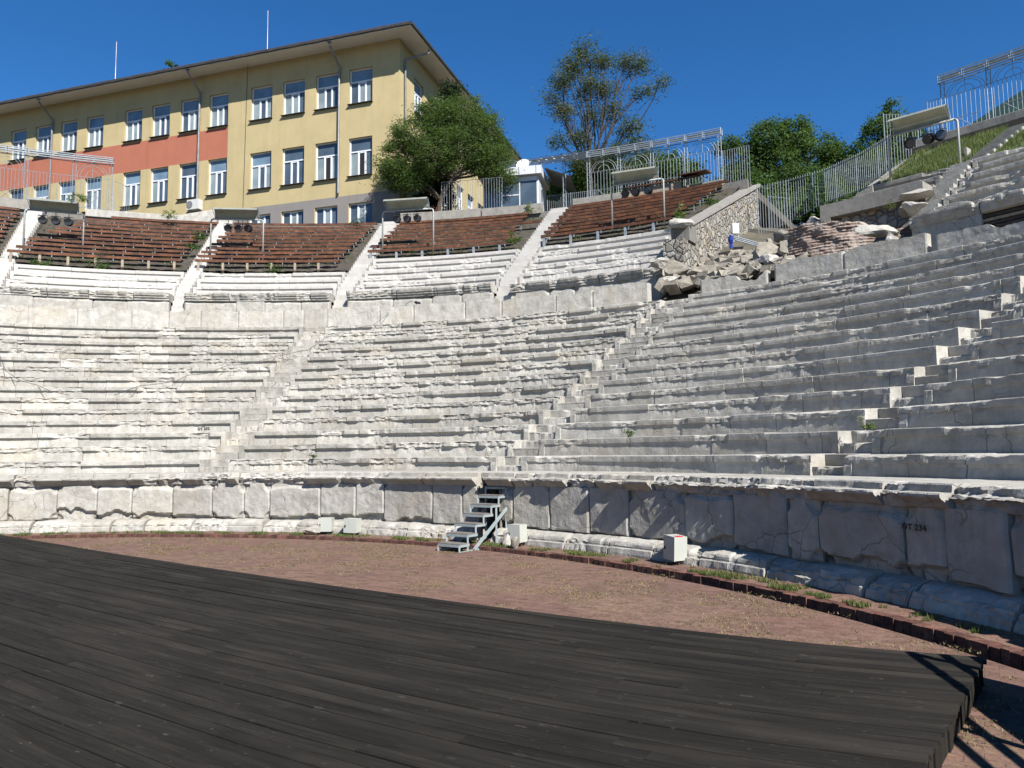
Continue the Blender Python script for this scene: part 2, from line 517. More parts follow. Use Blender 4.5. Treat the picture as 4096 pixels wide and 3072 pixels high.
# ground: one sheet from the orchestra up the hillside to the horizon
def ground_z(R, th):
    zl = -.25
    if th > 100 or th < -130:
        return zl if R < 60 else zl
    gap = float(sst(32.5, 34.5, th) * (1 - sst(42.5, 44.5, th)))
    if R < 17.2: z = zl
    elif R < 28.0: z = 1.1 + (R - 17.6) * .58 - .6
    elif R < 30.2: z = ZWALK - .45
    elif R < 41.5:
        z = 9.6 - .9 + (R - 31.0) * .60
        z -= .35
        if R > 33: z = min(bench_z((R - 32.95) / .66) - 1.0, 15.0)
        if th > 43: z = (9.2 - .6) + (R - 31) * .66 if R < 34.5 else 11.45 + (R - 34.5) * .5
    else: z = 15.2
    if R > 28.3 and gap > 0:
        zg = 7.7 + (R - 28.3) * .42 if R < 41 else 13.0
        z = z * (1 - gap) + zg * gap
    side = float(sst(94, 100, th)) if th > 0 else float(sst(-125, -130, th))
    return z * (1 - side) + zl * side

def build_ground():
    Rs = [0.01, 6, 12, 16.9, 17.3, 18, 20, 22, 24, 26, 27.9, 28.1, 30.1, 30.4, 31, 32, 33, 33.1, 34, 34.4, 34.6, 36, 38, 40, 41.4, 41.6, 44, 48, 55, 70, 100, 200, 500, 1500, 4000]
    ths = list(np.arange(-180, 180.1, 2.0))
    G = np.array([[P(R, t, ground_z(R, t)) for R in Rs] for t in ths])
    mb = MB(); mb.grid(G)
    o = mb.build('ground', M['terrain']); o['kind'] = 'structure'
build_ground()

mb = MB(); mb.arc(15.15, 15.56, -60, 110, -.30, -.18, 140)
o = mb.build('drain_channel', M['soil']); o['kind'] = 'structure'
# orchestra floor and the raised brick band under the wall
mb = MB()
th = np.linspace(-180, 180, 181)
rs = [0.02, 4, 8, 12, 15.42 - .17 * sst(40, 62, th) * (th < 120)]
G = np.stack([PA(r + 0 * th, th, -.06 + 0 * th) for r in rs], 1)
mb.grid(G)
o = mb.build('orchestra_floor', M['paving']); o['kind'] = 'structure'
mb = MB()
th = np.linspace(-60, 110, 400)
w1 = .02 * (fbm(th * 2, 3) - .5)
G = np.stack([PA(15.66, th, 0.0 + w1), PA(16.2, th, .02 + w1), PA(16.75, th, .03 + 0 * w1)], 1)
mb.grid(G)
o = mb.build('brick_band', M['paving']); o['kind'] = 'structure'
mb = MB()
rng = random.Random(5)
t = -60.0
while t < 110:
    w = rng.uniform(.40, .60)
    dz = rng.uniform(-.012, .012); dr = rng.uniform(-.012, .012)
    mb.arc(15.50 + dr, 15.67, t, t + w - .03, -.14, .006 + dz, 1, rng.uniform(.6, 1.15))
    t += w
o = mb.build('brick_kerb', M['kerbbrick']); o['kind'] = 'structure'

# stage deck: curved planks that follow its back edge
_ex = np.array([-45, -30, -20, -11.92, -7.39, -4.35, -2.22, -.6, .67, 1.85, 2.72, 3.3, 3.96, 8])
_ey = np.array([45.5, 32.6, 24.5, 17.98, 14.30, 11.95, 10.36, 9.20, 8.33, 7.58, 7.10, 6.84, 6.58, 5.2])
def build_deck():
    root = thing('stage_deck', 'dark weathered wooden stage deck of long planks filling the foreground', 'stage', (0, 3, -.1))
    nx = np.array([.53, .848])       # across the planks, towards the seats
    W, PITCHW = .137, .1475
    rng = random.Random(11)
    V = []; F = []; UV = []; T = []
    def side_x(y):                   # right edge line of the deck
        return 3.93 + (y - 6.57) * .775
    xs_all = np.arange(-34, 8, .35)
    for k in range(0, 190):
        W = .1475 - rng.choice([.007, .010, .013, .018, .024])
        off = k * PITCHW + rng.uniform(-.0015, .0015)
        ex = np.interp(xs_all, _ex, _ex)
        X = xs_all - nx[0] * off * 1.0; Y = np.interp(xs_all, _ex, _ey) - nx[1] * off * .93
        # trim at the side edge
        sx = side_x(Y)
        keep = X < sx
        if keep.sum() < 3: continue
        X = X[keep]; Y = Y[keep]
        # last point exactly at edge
        dx = side_x(Y[-1]) - X[-1]
        sl = (Y[-1] - Y[-2]) / (X[-1] - X[-2])
        ax = X[-1] + dx / (1 - sl * .775) * 1.0 + rng.uniform(-.006, .006); ay = Y[-1] + sl * (ax - X[-1])
        X = np.append(X, ax); Y = np.append(Y, ay)
        S = np.concatenate([[0], np.cumsum(np.hypot(np.diff(X), np.diff(Y)))]); S = S[-1] - S
        # boards of 3-4.5 m
        cuts = []
        s0 = rng.uniform(.8, 4)
        while s0 < S[0]:
            cuts.append(s0); s0 += rng.uniform(3.2, 4.4)
        edges = [0] + cuts + [S[0]]
        for a, b in zip(edges[:-1], edges[1:]):
            if b - a < .05: continue
            ss = np.unique(np.concatenate([[a + .004], S[(S > a + .02) & (S < b - .02)], [b - .004]]))
            xx = np.interp(ss, S[::-1], X[::-1]); yy = np.interp(ss, S[::-1], Y[::-1])
            if yy.min() < -6 and yy.max() < -6: continue
            zt = .20 + rng.uniform(-.004, .004); tw = rng.uniform(-.003, .003); tn = rng.uniform(.92, 1.12)
            n0 = len(V); uo = rng.uniform(0, 50); m = len(ss)
            for q in range(m):
                for (o_, z_) in ((0, -.03), (0, -.002), (.003, 0), (W - .003, 0), (W, -.002), (W, -.03)):
                    V.append((xx[q] - nx[0] * o_, yy[q] - nx[1] * o_, zt + z_ + tw * (o_ / W - .5)))
                    UV.append((ss[q] + uo, o_ + k * .777)); T.append(tn)
            for q in range(m - 1):
                for c in range(5):
                    i = n0 + q * 6 + c
                    F.append((i, i + 1, i + 7, i + 6))
            F.append(tuple(n0 + c for c in range(6))); F.append(tuple(n0 + (m - 1) * 6 + c for c in range(6)))
    V = np.array(V) - np.array([0, 3, -.1])
    me = bpy.data.meshes.new('deck_planks'); me.from_pydata(V.tolist(), [], F); me.update()
    uvl = me.uv_layers.new(name='UVMap'); li = np.zeros(len(me.loops), np.int32); me.loops.foreach_get('vertex_index', li)
    uvl.data.foreach_set('uv', np.array(UV)[li].astype(np.float32).ravel())
    at = me.attributes.new('tone', 'FLOAT', 'POINT'); at.data.foreach_set('value', np.array(T, np.float32))
    me.materials.append(M['deck'])
    ob = bpy.data.objects.new('plank_floor', me); COL.objects.link(ob); ob.parent = root
    # boarded side and joists
    mb = MB()
    d = Vector((.775, 1, 0)).normalized(); nrm = Vector((d.y, -d.x, 0))
    p0 = Vector((3.93, 6.57, 0)); rng = random.Random(3)
    Mx = np.array([[d.x, nrm.x, 0], [d.y, nrm.y, 0], [0, 0, 1]])
    s = .02
    while s < 12:
        w = rng.uniform(.10, .13)
        top = .155 + rng.uniform(-.01, .01)
        c = p0 - d * (s + w / 2) - nrm * (.045 + rng.uniform(0, .015))
        lean = rng.uniform(-.03, .03)
        mb.box((c.x, c.y, (top - .10) / 2), (w, .022, top + .10), Mx @ np.array([[1, 0, lean], [0, 1, 0], [0, 0, 1]]), rng.uniform(.8, 1.5))
        s += w + rng.uniform(.006, .035)
    b = mb.build('side_boards', M['deck'], root)
    mb = MB()
    mb.beam(tuple(p0 - d * .02 - nrm * .09 + Vector((0, 0, .11))), tuple(p0 - d * 12 - nrm * .09 + Vector((0, 0, .11))), .05, .1, tone=.6)
    for i in range(0, 40):
        x0 = _ex[0] + i
        pass
    # fascia along the back edge
    for i in range(3, len(_ex) - 2):
        a = Vector((_ex[i], _ey[i], .08)); c = Vector((_ex[i + 1], _ey[i + 1], .08)); o_ = Vector((-.53 * .04, -.848 * .04, 0))
        if i == len(_ex) - 3: c = Vector((3.9, 6.58, .08))
        mb.beam(a + o_, c + o_, .03, .2, tone=.8)
    mb.build('joist', M['deck'], root)
build_deck()

bar_ = thing('shadow_barrier', 'added out-of-view barrier with two rails, casting shadows on the right corner of the stage deck', 'barrier', (4.3, 4.8, -.06))  # added out of view, placed to cast rail shadows on the deck corner
_p = Vector((4.46, 6.25, 0)); _q = Vector((3.98, 2.9, 0))
mb = MB(); mb.beam(_p + Vector((0, 0, .56)), _q + Vector((0, 0, .56)), .04, 1.22); mb.build('board_panel', M['deck'], bar_)
for _z in (1.45, 1.80):
    mb = MB(); mb.beam(_p + Vector((0, 0, _z)), _q + Vector((0, 0, _z)), .05, .06); mb.build('rail', M['deck'], bar_)
for _f in (.02, .33, .66, .98):
    _c = _p.lerp(_q, _f); mb = MB(); mb.beam(_c + Vector((.05, 0, -.06)), _c + Vector((.05, 0, 1.84)), .06, .06); mb.build('post', M['deck'], bar_)

# ------------------------------------------------------------------ stone courses
def course(mb, prof, th0, th1, Rref, seed, dmg=None, ds=.04, amp=.007, blocks=(.9, 2.2), groove=.03, endrec=None, tonev=.10, jit=(.012, .010), soft=0.0, hump=0.0, cap=True, onejoint=False):
    """prof: list of (r, z, damage dr, damage dz, recess) ; recess is the part of r cancelled at the ends"""
    L = Rref * math.radians(th1 - th0)
    rng = random.Random(seed)
    js = []
    if not onejoint:
        s = rng.uniform(*blocks)
        while s < L - .35:
            js.append(s); s += rng.uniform(*blocks)
    js = np.array(js)
    base = np.linspace(0, L, max(2, int(L / ds) + 1))
    if endrec is not None:
        base = np.concatenate([base, [.15, .156, L - .15, L - .156]])
    s = np.sort(np.concatenate([base] + [js - .014, js - .007, js, js + .007, js + .014])) if len(js) else np.sort(base)
    s = np.clip(s, 0, L)
    th = th0 + np.degrees(s / Rref)
    bi = np.searchsorted(js, s - .0005) if len(js) else np.zeros(len(s), int)
    R_ = np.random.default_rng(seed)
    nb = len(js) + 1
    bt = 1 + tonev * (R_.random(nb) - .55) * 2
    bz = (R_.random(nb) - .5) * 2 * jit[1]; br = (R_.random(nb) - .5) * 2 * jit[0]
    gz = np.zeros(len(s))
    for j in js: gz = np.maximum(gz, (np.abs(s - j) < .004) * 1.0)
    if dmg is None: d = np.zeros(len(s))
    else: d = dmg(s, th, seed, bi, R_.random(nb))
    if endrec is not None:
        e = ((s < .153) | (s > L - .153)) * 1.0
    else: e = np.zeros(len(s))
    k = len(prof)
    G = np.zeros((len(s), k, 3)); T = np.zeros((len(s), k))
    for i, (r, z, dr, dz, rec) in enumerate(prof):
        wgt = 1.0 if i < k - 1 else 0.0
        nn = fbm(s * 9 + i * .7, seed * 3 + i, 3) - .5
        n2 = fbm(s * 2.3, seed + 31 + i // 2, 2) - .5
        rough = amp * (1 + 6 * d * (dr != 0))
        rr = r + br[bi] * wgt + d * dr * (.75 + .5 * vn(s * 6, seed + i)) + nn * 2 * rough + n2 * amp * 1.5 - rec * e
        rr = rr + gz * groove * wgt
        zz = z + bz[bi] * (z > prof[0][1] + .02) + d * dz * (.5 + vn(s * 7.3, seed + 9 + i)) + (fbm(s * 11, seed + i * 7, 2) - .5) * rough * .9
        zz = zz - gz * groove * .7 * (dz != 0)
        G[:, i] = PA(rr, th, zz)
        T[:, i] = bt[bi] * (1 - .35 * gz)
    mb.grid(G, T)
    if cap:
        for q in (0, -1):
            ring = G[q].tolist()
            zb = min(p[1] for p in prof)
            ring.append(list(P(prof[-1][0], th[q], zb)))
            mb.add(ring, [list(range(len(ring)))], float(bt[bi[q]]))

def chip(level, patch=1.0):
    def f(s, th, seed, bi, rnd):
        n = fbm(s / (.95 * patch), seed * 7 + 1, 2)
        d = sst(.62 - .24 * level, .70 - .24 * level, n)
        # some blocks badly worn, others sharp
        wb = sst(1.0 - .5 * level, 1.02 - .5 * level, rnd[bi])
        nb = vn(s * 3.1, seed + 77)
        d = np.maximum(d * (.55 + .45 * vn(s * 1.9, seed + 3)), wb * (.45 + .55 * nb))
        small = sst(.8, .88, vn(s * 4.2, seed + 21)) * .3 * min(1, level * 2)
        return np.clip(np.maximum(d, small), 0, 1)
    return f
sharp = chip(.05)

def seat_profile(R, zt, rise, depth, rec=.085, lip=.125):
    z0 = zt - rise - .03
    # (r, z, damage dr, damage dz, recess)
    return [(R + rec * .72, z0, 0, 0, rec * .72),
            (R + rec * .85, z0 + rise * .3, 0, 0, rec * .85),
            (R + rec, zt - lip - .07, .015, 0, rec),
            (R + rec * .80, zt - lip - .015, .03, 0, rec * .80),
            (R + .004, zt - lip, rec * 1.0, -.02, 0),
            (R, zt - lip * .55, rec * 1.15, -.015, 0),
            (R, zt - .012, rec * 1.25, -.035, 0),
            (R + .012, zt, rec * 1.6, -.050, 0),
            (R + .07, zt, .02, -.028, 0),
            (R + .16, zt + .002, .0, -.008, 0),
            (R + depth * .6, zt + .002, 0, 0, 0),
            (R + depth + .14, zt + .004, 0, 0, 0)]

def lin(a, b, x0, x1):
    return lambda x: a + (b - a) * (x - x0) / (x1 - x0)

# left / right edges of the lower wedges as functions of the row
s1L = lin(4.75, 3.50, 1, 14); s1R = lin(7.0, 5.45, 1, 14)
s2L = lin(33.4, 34.7, 1, 14); s2R = lin(35.85, 36.95, 1, 14)
s3L = lin(59.3, 60.9, 1, 14); s3R = lin(61.4, 62.1, 1, 14)
LOW = [('leftmost', lambda k: -34.0, s1L, .27), ('second from the left', s1R, s2L, .50), ('third from the left', s2R, s3L, .20), ('rightmost', s3R, lambda k: 97.0, .14)]
for wi, (nm, fl, fr, lv) in enumerate(LOW):
    root = thing('seating_wedge', {0: 'sunlit lower block of marble seat rows left of the first narrow stone stair',
                                   1: 'most battered lower block of marble rows, between the first and second narrow stairs',
                                   2: 'lower block of marble rows right of the metal steps, its fronts in shade',
                                   3: 'lower block of marble rows nearest the right edge of the photo, beyond the last stair'}[wi],
                 'stone seating', P(R1 + 4, (fl(1) + fr(1)) / 2, 0), 'lower marble seating blocks')
    for k in range(1, NROW + 1):
        mb = MB()
        R, z = low_R(k), low_z(k)
        rise = RISE if k > 1 else .40
        lvk = lv * (1.0 if wi != 1 else (1.15 if k > 7 else .85))
        if wi == 3 and k == 1: lvk = .12
        if wi == 2 and k in (1, 2, 3): lvk = .2
        pr = seat_profile(R, z, rise, DR, rec=(.09, .09, .035, .035)[wi])
        course(mb, pr, fl(k), fr(k), R, 100 + wi * 40 + k, chip(lvk), ds=.038 if wi in (1, 2) else .045, endrec=.1, tonev=.16, blocks=(.8, 2.3), amp=.006 if wi < 2 else .0035)
        mb.build('seat_row', M['marble'], root)

# lower stairs between the wedges: two worn steps per row
for si, (fl, fr, lab) in enumerate(((s1L, s1R, 'worn narrow stone stair climbing the lower seats left of the middle block'),
                                    (s2L, s2R, 'worn narrow stone stair climbing from behind the metal steps'),
                                    (s3L, s3R, 'narrow stone stair between lit block ends on the right'))):
    root = thing('stone_stair', lab, 'stairs', P(R1, fl(1), 1.5), 'narrow stone stairs in the lower seating')
    rng = random.Random(40 + si)
    for k in range(1, NROW + 1):
        for h in (0, 1):
            mb = MB()
            R = low_R(k) + h * DR / 2 + .03; z = low_z(k) - RISE + .21 * (h + 1)
            pr = [(R + .03, z - .25, 0, 0, 0), (R + .01, z - .05, .05, 0, 0), (R, z - .01, .09, -.02, 0), (R + .03, z, .1, -.035, 0), (R + .15, z - .005, 0, -.02, 0), (R + .48, z, 0, 0, 0)]
            course(mb, pr, fl(k) + .004, fr(k) - .004, R, 900 + si * 60 + k * 2 + h, chip(.3, .8), ds=.035, amp=.007, blocks=(3, 4), tonev=.16)
            mb.build('step', M['marble'], root)

# ------------------------------------------------------------------ podium
def slab_mesh(mb, th0, th1, Rw, z0, z1, seed, bot=.0, top=.0, ds=.035, tone=1.0, amp=.01, ragtop=0.0, thick=.22, side=0.0, lowcut=.09):
    """upright block with a worn face; bot/top = how far the broken edges eat in"""
    L = Rw * math.radians(th1 - th0)
    m = max(4, int(L / ds)); kk = max(4, int((z1 - z0) / ds))
    s = np.linspace(0, L, m + 1); u = np.linspace(0, 1, kk + 1)
    th = th0 + np.degrees(s / Rw)
    S, U = np.meshgrid(s, u, indexing='ij')
    zt = z1 - ragtop * sst(.35, .75, fbm(s * 1.1, seed + 5, 3)) - ragtop * .35 * fbm(s * 6, seed + 8, 2)
    Z = z0 + U * (zt - z0)[:, None]
    hgt = z1 - z0
    dE = np.minimum(S, L - S)
    rr = Rw + (fbm2(S * 2.2 + th0, Z * 2.2, seed, 3) - .5) * amp * 4 + (fbm2(S * 11, Z * 11, seed + 4, 2) - .5) * amp
    # broken bottom edge
    lim = bot * (.25 + 1.5 * fbm(s * 2.3, seed + 11, 3)) * (fbm(s * .9, seed + 13, 2) * 1.6)
    dist = (Z - z0) - lim[:, None]
    eat = 1 - sst(-.02, .03, dist)
    rr = rr + eat * (lowcut + .05 * fbm2(S * 8, Z * 8, seed + 2, 2)) * (bot > 0)
    limt = top * (.2 + 1.6 * fbm(s * 1.9, seed + 17, 3))
    dt = (zt[:, None] - Z) - limt[:, None]
    rr = rr + (1 - sst(-.03, .05, dt)) * .06 * (top > 0)
    # corners slightly rounded
    cr = sst(0, 1, 1 - np.clip(dE / .03, 0, 1))
    rr = rr + cr * .025
    ce = .5 * side
    if side > 0:
        cn = np.clip(1 - np.hypot(dE, (Z - z0) * .8) / side, 0, 1)
        cn2 = np.clip(1 - np.hypot(dE, (zt[:, None] - Z) * .8) / side, 0, 1)
        rr = rr + sst(.15, .4, np.maximum(cn, cn2) * (.5 + vn(S * 5, seed + 2))) * .07
    G = PA(rr, np.repeat(th[:, None], kk + 1, 1), Z)
    mb.grid(G, tone * (1 - .04 * eat))
    # top, sides, back
    B = PA(np.full(m + 1, Rw + thick), th, zt)
    F_ = G[:, -1]
    mb.grid(np.stack([F_, (F_ + B) / 2 + np.array([0, 0, .006]), B], 1), tone)
    for q in (0, -1):
        Bk = PA(np.full(kk + 1, Rw + thick), np.full(kk + 1, th[q]), Z[q])
        mb.grid(np.stack([G[q], Bk], 1), tone)

podium = thing('podium_wall', 'tall marble wall round the orchestra with moulded base and cornice', 'wall', P(16.5, 37, 0))
GAPL, GAPR = 35.75, 37.78
joints = [-34, -30.2, -26.5, -22.0, -18.4, -14.1, -10.22, -6.07, -2.48, .73, 4.6, 8.42, 11.6, 14.23, 19.43, 23.1, 26.01, 31.01, 34.06, GAPL, None, GAPR, 39.06, 42.66, 46.3, 49.82, 54.59, 58.31, 62.15, 64.26, 69.27, 71.41, 74.4, 78.2, 82.5, 86.6, 91, 97]
rng = random.Random(77)
for a, b in zip(joints[:-1], joints[1:]):
    if a is None or b is None: continue
    mb = MB()
    sd = int(rng.random() * 1000)
    dark = 1.0
    slab_mesh(mb, a + .025, b - .025, 16.45 + rng.uniform(-.015, .02), .27, 1.225, sd, bot=rng.choice([.06, .14, .26]), top=rng.choice([0, 0, .1]), tone=rng.uniform(.86, 1.04), side=rng.choice([0, .1, .22]), amp=.012)
    mb.build('wall_slab', M['marble'], podium)
mb = MB()
mb.arc(16.60, 16.72, -34, GAPL - .1, -.05, 1.28, 60, .8); mb.arc(16.60, 16.72, GAPR + .1, 97, -.05, 1.28, 60, .8)
mb.arc(16.45, 18.2, GAPL - .12, GAPL - .02, -.05, 1.2, 1, .75); mb.arc(16.45, 18.2, GAPR + .02, GAPR + .12, -.05, 1.2, 1, .75)
mb.arc(18.0, 18.2, GAPL - .1, GAPR + .1, -.05, 1.28, 1, .5)
mb.build('backing', M['rubble'], podium)
# plinth
pj = [-34, -29.5, -25, -21.2, -17.4, -13.6, -10.9, -7.78, -4.46, -.58, 2.56, 7.0, 10.73, 14.21, 17.5, 21.2, 25.0, 29.21, 32.31, 35.9, None, 37.7, 41.4, 44.91, 48.97, 52.84, 56.59, 61.55, 65.06, 67.88, 70.35, 75.35, 79.9, 84, 88.5, 93, 97]
for a, b in zip(pj[:-1], pj[1:]):
    if a is None or b is None: continue
    mb = MB()
    pr = [(16.12, -.05, 0, 0, 0), (16.12, .05, .03, 0, 0), (16.13, .135, .05, -.01, 0), (16.145, .150, .06, -.02, 0), (16.175, .152, .05, 0, 0), (16.17, .185, .06, 0, 0),
          (16.18, .225, .09, -.03, 0), (16.20, .255, .1, -.07, 0), (16.27, .285, .06, -.07, 0), (16.40, .31, 0, -.04, 0), (16.62, .32, 0, 0, 0)]
    course(mb, pr, a + .07, b - .07, 16.2, int(rng.random() * 2000), chip(rng.choice([.15, .35, .6]), 1.6), ds=.035, amp=.008, onejoint=True, tonev=.1, jit=(.02, .012))
    mb.build('base_block', M['marble'], podium)
# cornice
cj = [-34, -30, -26.4, -22.6, -19.1, -15.2, -9.79, .44, 3.21, 5.75, 9.09, 11.1, 16.74, 21.93, 26.4, 30.25, 35.60, None, 36.55, 39.22, 41.1, 44.43, 46.94, 52.13, 54.83, 60.23, 64.01, 68.26, 71.95, 76.5, 80.4, 85, 90, 97]
sharpb = {-9.79, 30.25, 39.22}
for a, b in zip(cj[:-1], cj[1:]):
    if a is None or b is None: continue
    lv = .06 if a in sharpb else rng.choice([.25, .45, .7])
    mb = MB()
    cc = .10
    pr = [(16.56, 1.19, 0, 0, 0), (16.50, 1.205, 0, 0, 0), (16.44, 1.225, .05, 0, 0), (16.38, 1.285, .12, .0, 0), (16.31, 1.335, .16, 0, 0), (16.285, 1.355, .17, 0, 0), (16.28, 1.385, .17, -.03, 0),
          (16.29, 1.402, .16, -.04, 0), (16.36, 1.405, .10, -.02, 0), (16.475, 1.407, .04, -.01, 0), (16.48, 1.425, .04, 0, 0), (16.49, 1.495, .05, -.015, 0), (16.51, 1.514, .06, -.03, 0),
          (16.60, 1.514, .02, -.015, 0), (16.9, 1.512, 0, 0, 0), (17.5, 1.508, 0, 0, 0), (18.35, 1.50, 0, 0, 0)]
    course(mb, pr, a + .06, b - .06, 16.4, int(rng.random() * 3000) + 7, chip(lv, .7), ds=.04, amp=.008, blocks=(1.1, 2.0), tonev=.1, jit=(.012, .008))
    mb.build('cornice_block', M['marble'], podium)
# flat bits between the end of the cornice and the passage
mb = MB()
mb.arc(16.62, 18.3, 35.60, 36.55, 1.38, 1.498, 2, .95)
mb.build('threshold', M['marble'], podium)

def text_mesh(name, body, size, origin, right, up, mat, parent, extr=.002):
    cu = bpy.data.curves.new(name, 'FONT'); cu.body = body; cu.size = size; cu.extrude = extr; cu.space_character = 1.12; cu.offset = .0035
    to = bpy.data.objects.new(name + '_tmp', cu); COL.objects.link(to)
    dg = bpy.context.evaluated_depsgraph_get()
    me = bpy.data.meshes.new_from_object(to.evaluated_get(dg))
    bpy.data.objects.remove(to)
    me.materials.clear(); me.materials.append(mat)
    ob = bpy.data.objects.new(name, me); COL.objects.link(ob)
    ob.parent = parent
    r = Vector(right).normalized(); u = Vector(up).normalized(); n = r.cross(u)
    o_ = Vector(origin) - origin_of(parent)
    ob.matrix_local = Matrix(((r.x, u.x, n.x, o_.x), (r.y, u.y, n.y, o_.y), (r.z, u.z, n.z, o_.z), (0, 0, 0, 1)))
    return ob
def tang(th):
    t = math.radians(th); return (math.cos(t), -math.sin(t), 0)
text_mesh('writing', 'OT 234', .105, P(16.40, 69.42, .925), tang(69.9), (0, 0, 1), M['ink'], podium)

# ------------------------------------------------------------------ top of the lower seating: parapet of upright slabs
UPW = [('far left', -36.0, -23.4, 3, 0, 'new'), ('left', -22.2, -9.35, 3, 0, 'new'), ('middle', -8.1, 4.25, 3, 0, 'new'), ('third', 5.85, 18.65, 5, 2, 'new'), ('fourth', 20.3, 33.0, 5, 2, 'old')]
rng = random.Random(91)
def parapet(label, a, b, zt, rag, wmin=2.0, wmax=5.0):
    root = thing('parapet_wall', label, 'parapet', P(28.1, (a + b) / 2, low_z(14)), 'upright slab parapets above the lower seating')
    t = a
    while t < b - .5:
        w = min(rng.uniform(wmin, wmax), b - t)
        if b - t - w < 1.0: w = b - t
        mb = MB()
        slab_mesh(mb, t + .008, t + w - .008, 28.02 + rng.uniform(-.02, .02), low_z(14) - .02, zt + rng.uniform(-.05, .04), int(rng.random() * 999), ds=.05, ragtop=rag, thick=.26, tone=rng.uniform(1.02, 1.16), amp=.008)
        mb.build('slab', M['marble'], root)
        t += w
parapet('low slab parapet along the top of the leftmost lower seats', -34, 3.2, 8.18, .10)
parapet('broken slab parapet above the battered middle lower seats, with the loose cable over it', 5.3, 33.4, 8.16, .16)
parapet('low jagged slab on the seats where the upper wall has fallen', 37.4, 42.3, 8.0, .30, 5, 6)
parapet('tall pale slab parapet in front of the brick pier', 42.8, 52.4, 8.06, .16, 4, 8)
parapet('pale slab parapet on the right below the dark timber stack', 52.9, 97, 7.95, .18, 3.5, 6)
mb = MB()
mb.arc(28.2, 30.4, -36, 97, ZWALK - .05, ZWALK, 120)
o = mb.build('walkway', M['concrete']); o['kind'] = 'structure'

# ------------------------------------------------------------------ upper podium walls and seats
def upper_wall(label, a, b, zc, old, holes=()):
    root = thing('upper_podium_wall', label, 'wall', P(29.9, (a + b) / 2, ZWALK), 'walls of upright slabs under the upper seating')
    mt = M['marble']
    t = a
    while t < b - .3:
        w = min(rng.uniform(2.0, 4.4), b - t)
        if b - t - w < .9: w = b - t
        skip = any(h0 - .2 < t + w / 2 < h1 + .2 for h0, h1 in holes)
        if not skip:
            mb = MB()
            slab_mesh(mb, t + .008, t + w - .008, 29.9 + rng.uniform(-.02, .02), ZWALK - .02, zc - .36, int(rng.random() * 999), ds=.06, bot=0, top=rng.choice([0, .08]), side=rng.choice([0, .2, .3]) if old else rng.choice([0, .12]), tone=rng.uniform(.95, 1.08), thick=.3, amp=.008)
            mb.build('slab', mt, root)
        t += w
    t = a - .05
    while t < b:
        w = min(rng.uniform(2.2, 4.6), b + .05 - t)
        if b - t - w < 1.0: w = b + .05 - t
        mb = MB()
        r = 29.70
        lv = rng.choice([.5, .9]) if old else rng.choice([.06, .15, .4])
        pr = [(30.05, zc - .38, 0, 0, 0), (29.86, zc - .36, 0, 0, 0), (29.84, zc - .30, .03, 0, 0), (29.79, zc - .26, .06, 0, 0), (29.78, zc - .21, .07, 0, 0), (29.735, zc - .17, .12, 0, 0), (29.71, zc - .10, .14, 0, 0),
              (r, zc - .08, .16, -.02, 0), (r, zc - .01, .18, -.05, 0), (r + .02, zc, .18, -.07, 0), (29.8, zc, .05, -.04, 0), (30.3, zc, 0, -.01, 0), (31.2, zc, 0, 0, 0)]
        course(mb, pr, t + .03, t + w - .03, 29.6, int(rng.random() * 5000), chip(lv, .8), ds=.05, onejoint=True, tonev=.08, jit=(.012, .006))
        mb.build('cornice_block', mt, root)
        t += w
    mb = MB(); 
    if holes:
        mb.arc(30.25, 30.4, a, holes[0][0], ZWALK - .1, zc - .3, 10, .7); mb.arc(30.25, 30.4, holes[0][1], b, ZWALK - .1, zc - .3, 30, .7)
    else:
        mb.arc(30.15, 30.4, a + .1, b - .1, ZWALK - .1, zc - .3, 20, .8)
    mb.build('backing', M['concrete'], root)
    return root
upper_wall('white upper wall and cornice at the extreme left edge, beside the leftmost white stair', -36, -23.4, 9.25, False)
upper_wall('white upper wall under the leftmost full bench block', -22.2, -9.35, 9.25, False)
upper_wall('white upper wall under the second bench block from the left', -8.1, 4.25, 9.25, False)
upper_wall('white upper wall under five rows of pale restored seats', 5.85, 18.65, 9.25, False)
upper_wall('ragged grey upper wall whose right end has broken off near the rubble', 20.3, 33.0, 9.12, True)
upper_wall('shaded upper wall on the right with a dark opening full of boards', 50.0, 97, 9.11, True, holes=((53.75, 58.0),))

def upper_rows(label, a, b, n, zf, Rf, mat, lv, first=1, ends=None, dep=.7):
    root = thing('upper_seating_wedge', label, 'stone seating', P(31, (a + b) / 2, 9.2), 'upper stone seating blocks')
    for i in range(first, n + 1):
        mb = MB()
        aa, bb = (a, b) if ends is None else ends(i)
        R, z = Rf(i), zf(i)
        pr = seat_profile(R, z, .47 if i > 1 else .62, dep, rec=.07, lip=.15)
        l = lv[min(i - 1, len(lv) - 1)]
        course(mb, pr, aa, bb, R, int(rng.random() * 4000) + 50, chip(l) if l > 0 else None, ds=.055, endrec=.1, tonev=.05 if mat is M['marble_new'] else .1, blocks=(1.6, 3.2), jit=(.006, .005), amp=.004)
        mb.build('seat_row', mat, root)
    return root
upper_rows('white stone rows at the extreme left edge above the broken cornice', -36, -23.5, 3, upA_z, upA_R, M['marble_new'], [.5, .05, 0])
upper_rows('three crisp white stone rows below the leftmost full bench block', -22.1, -9.4, 3, upA_z, upA_R, M['marble_new'], [.55, .04, 0])
upper_rows('three white stone rows below the second bench block from the left', -8.0, 4.2, 3, upA_z, upA_R, M['marble_new'], [.45, .1, .25])
upper_rows('five white restored stone rows below the bench block with the tree behind', 5.9, 18.6, 5, upA_z, upA_R, M['marble_new'], [.3, .35, .3, .05, 0])
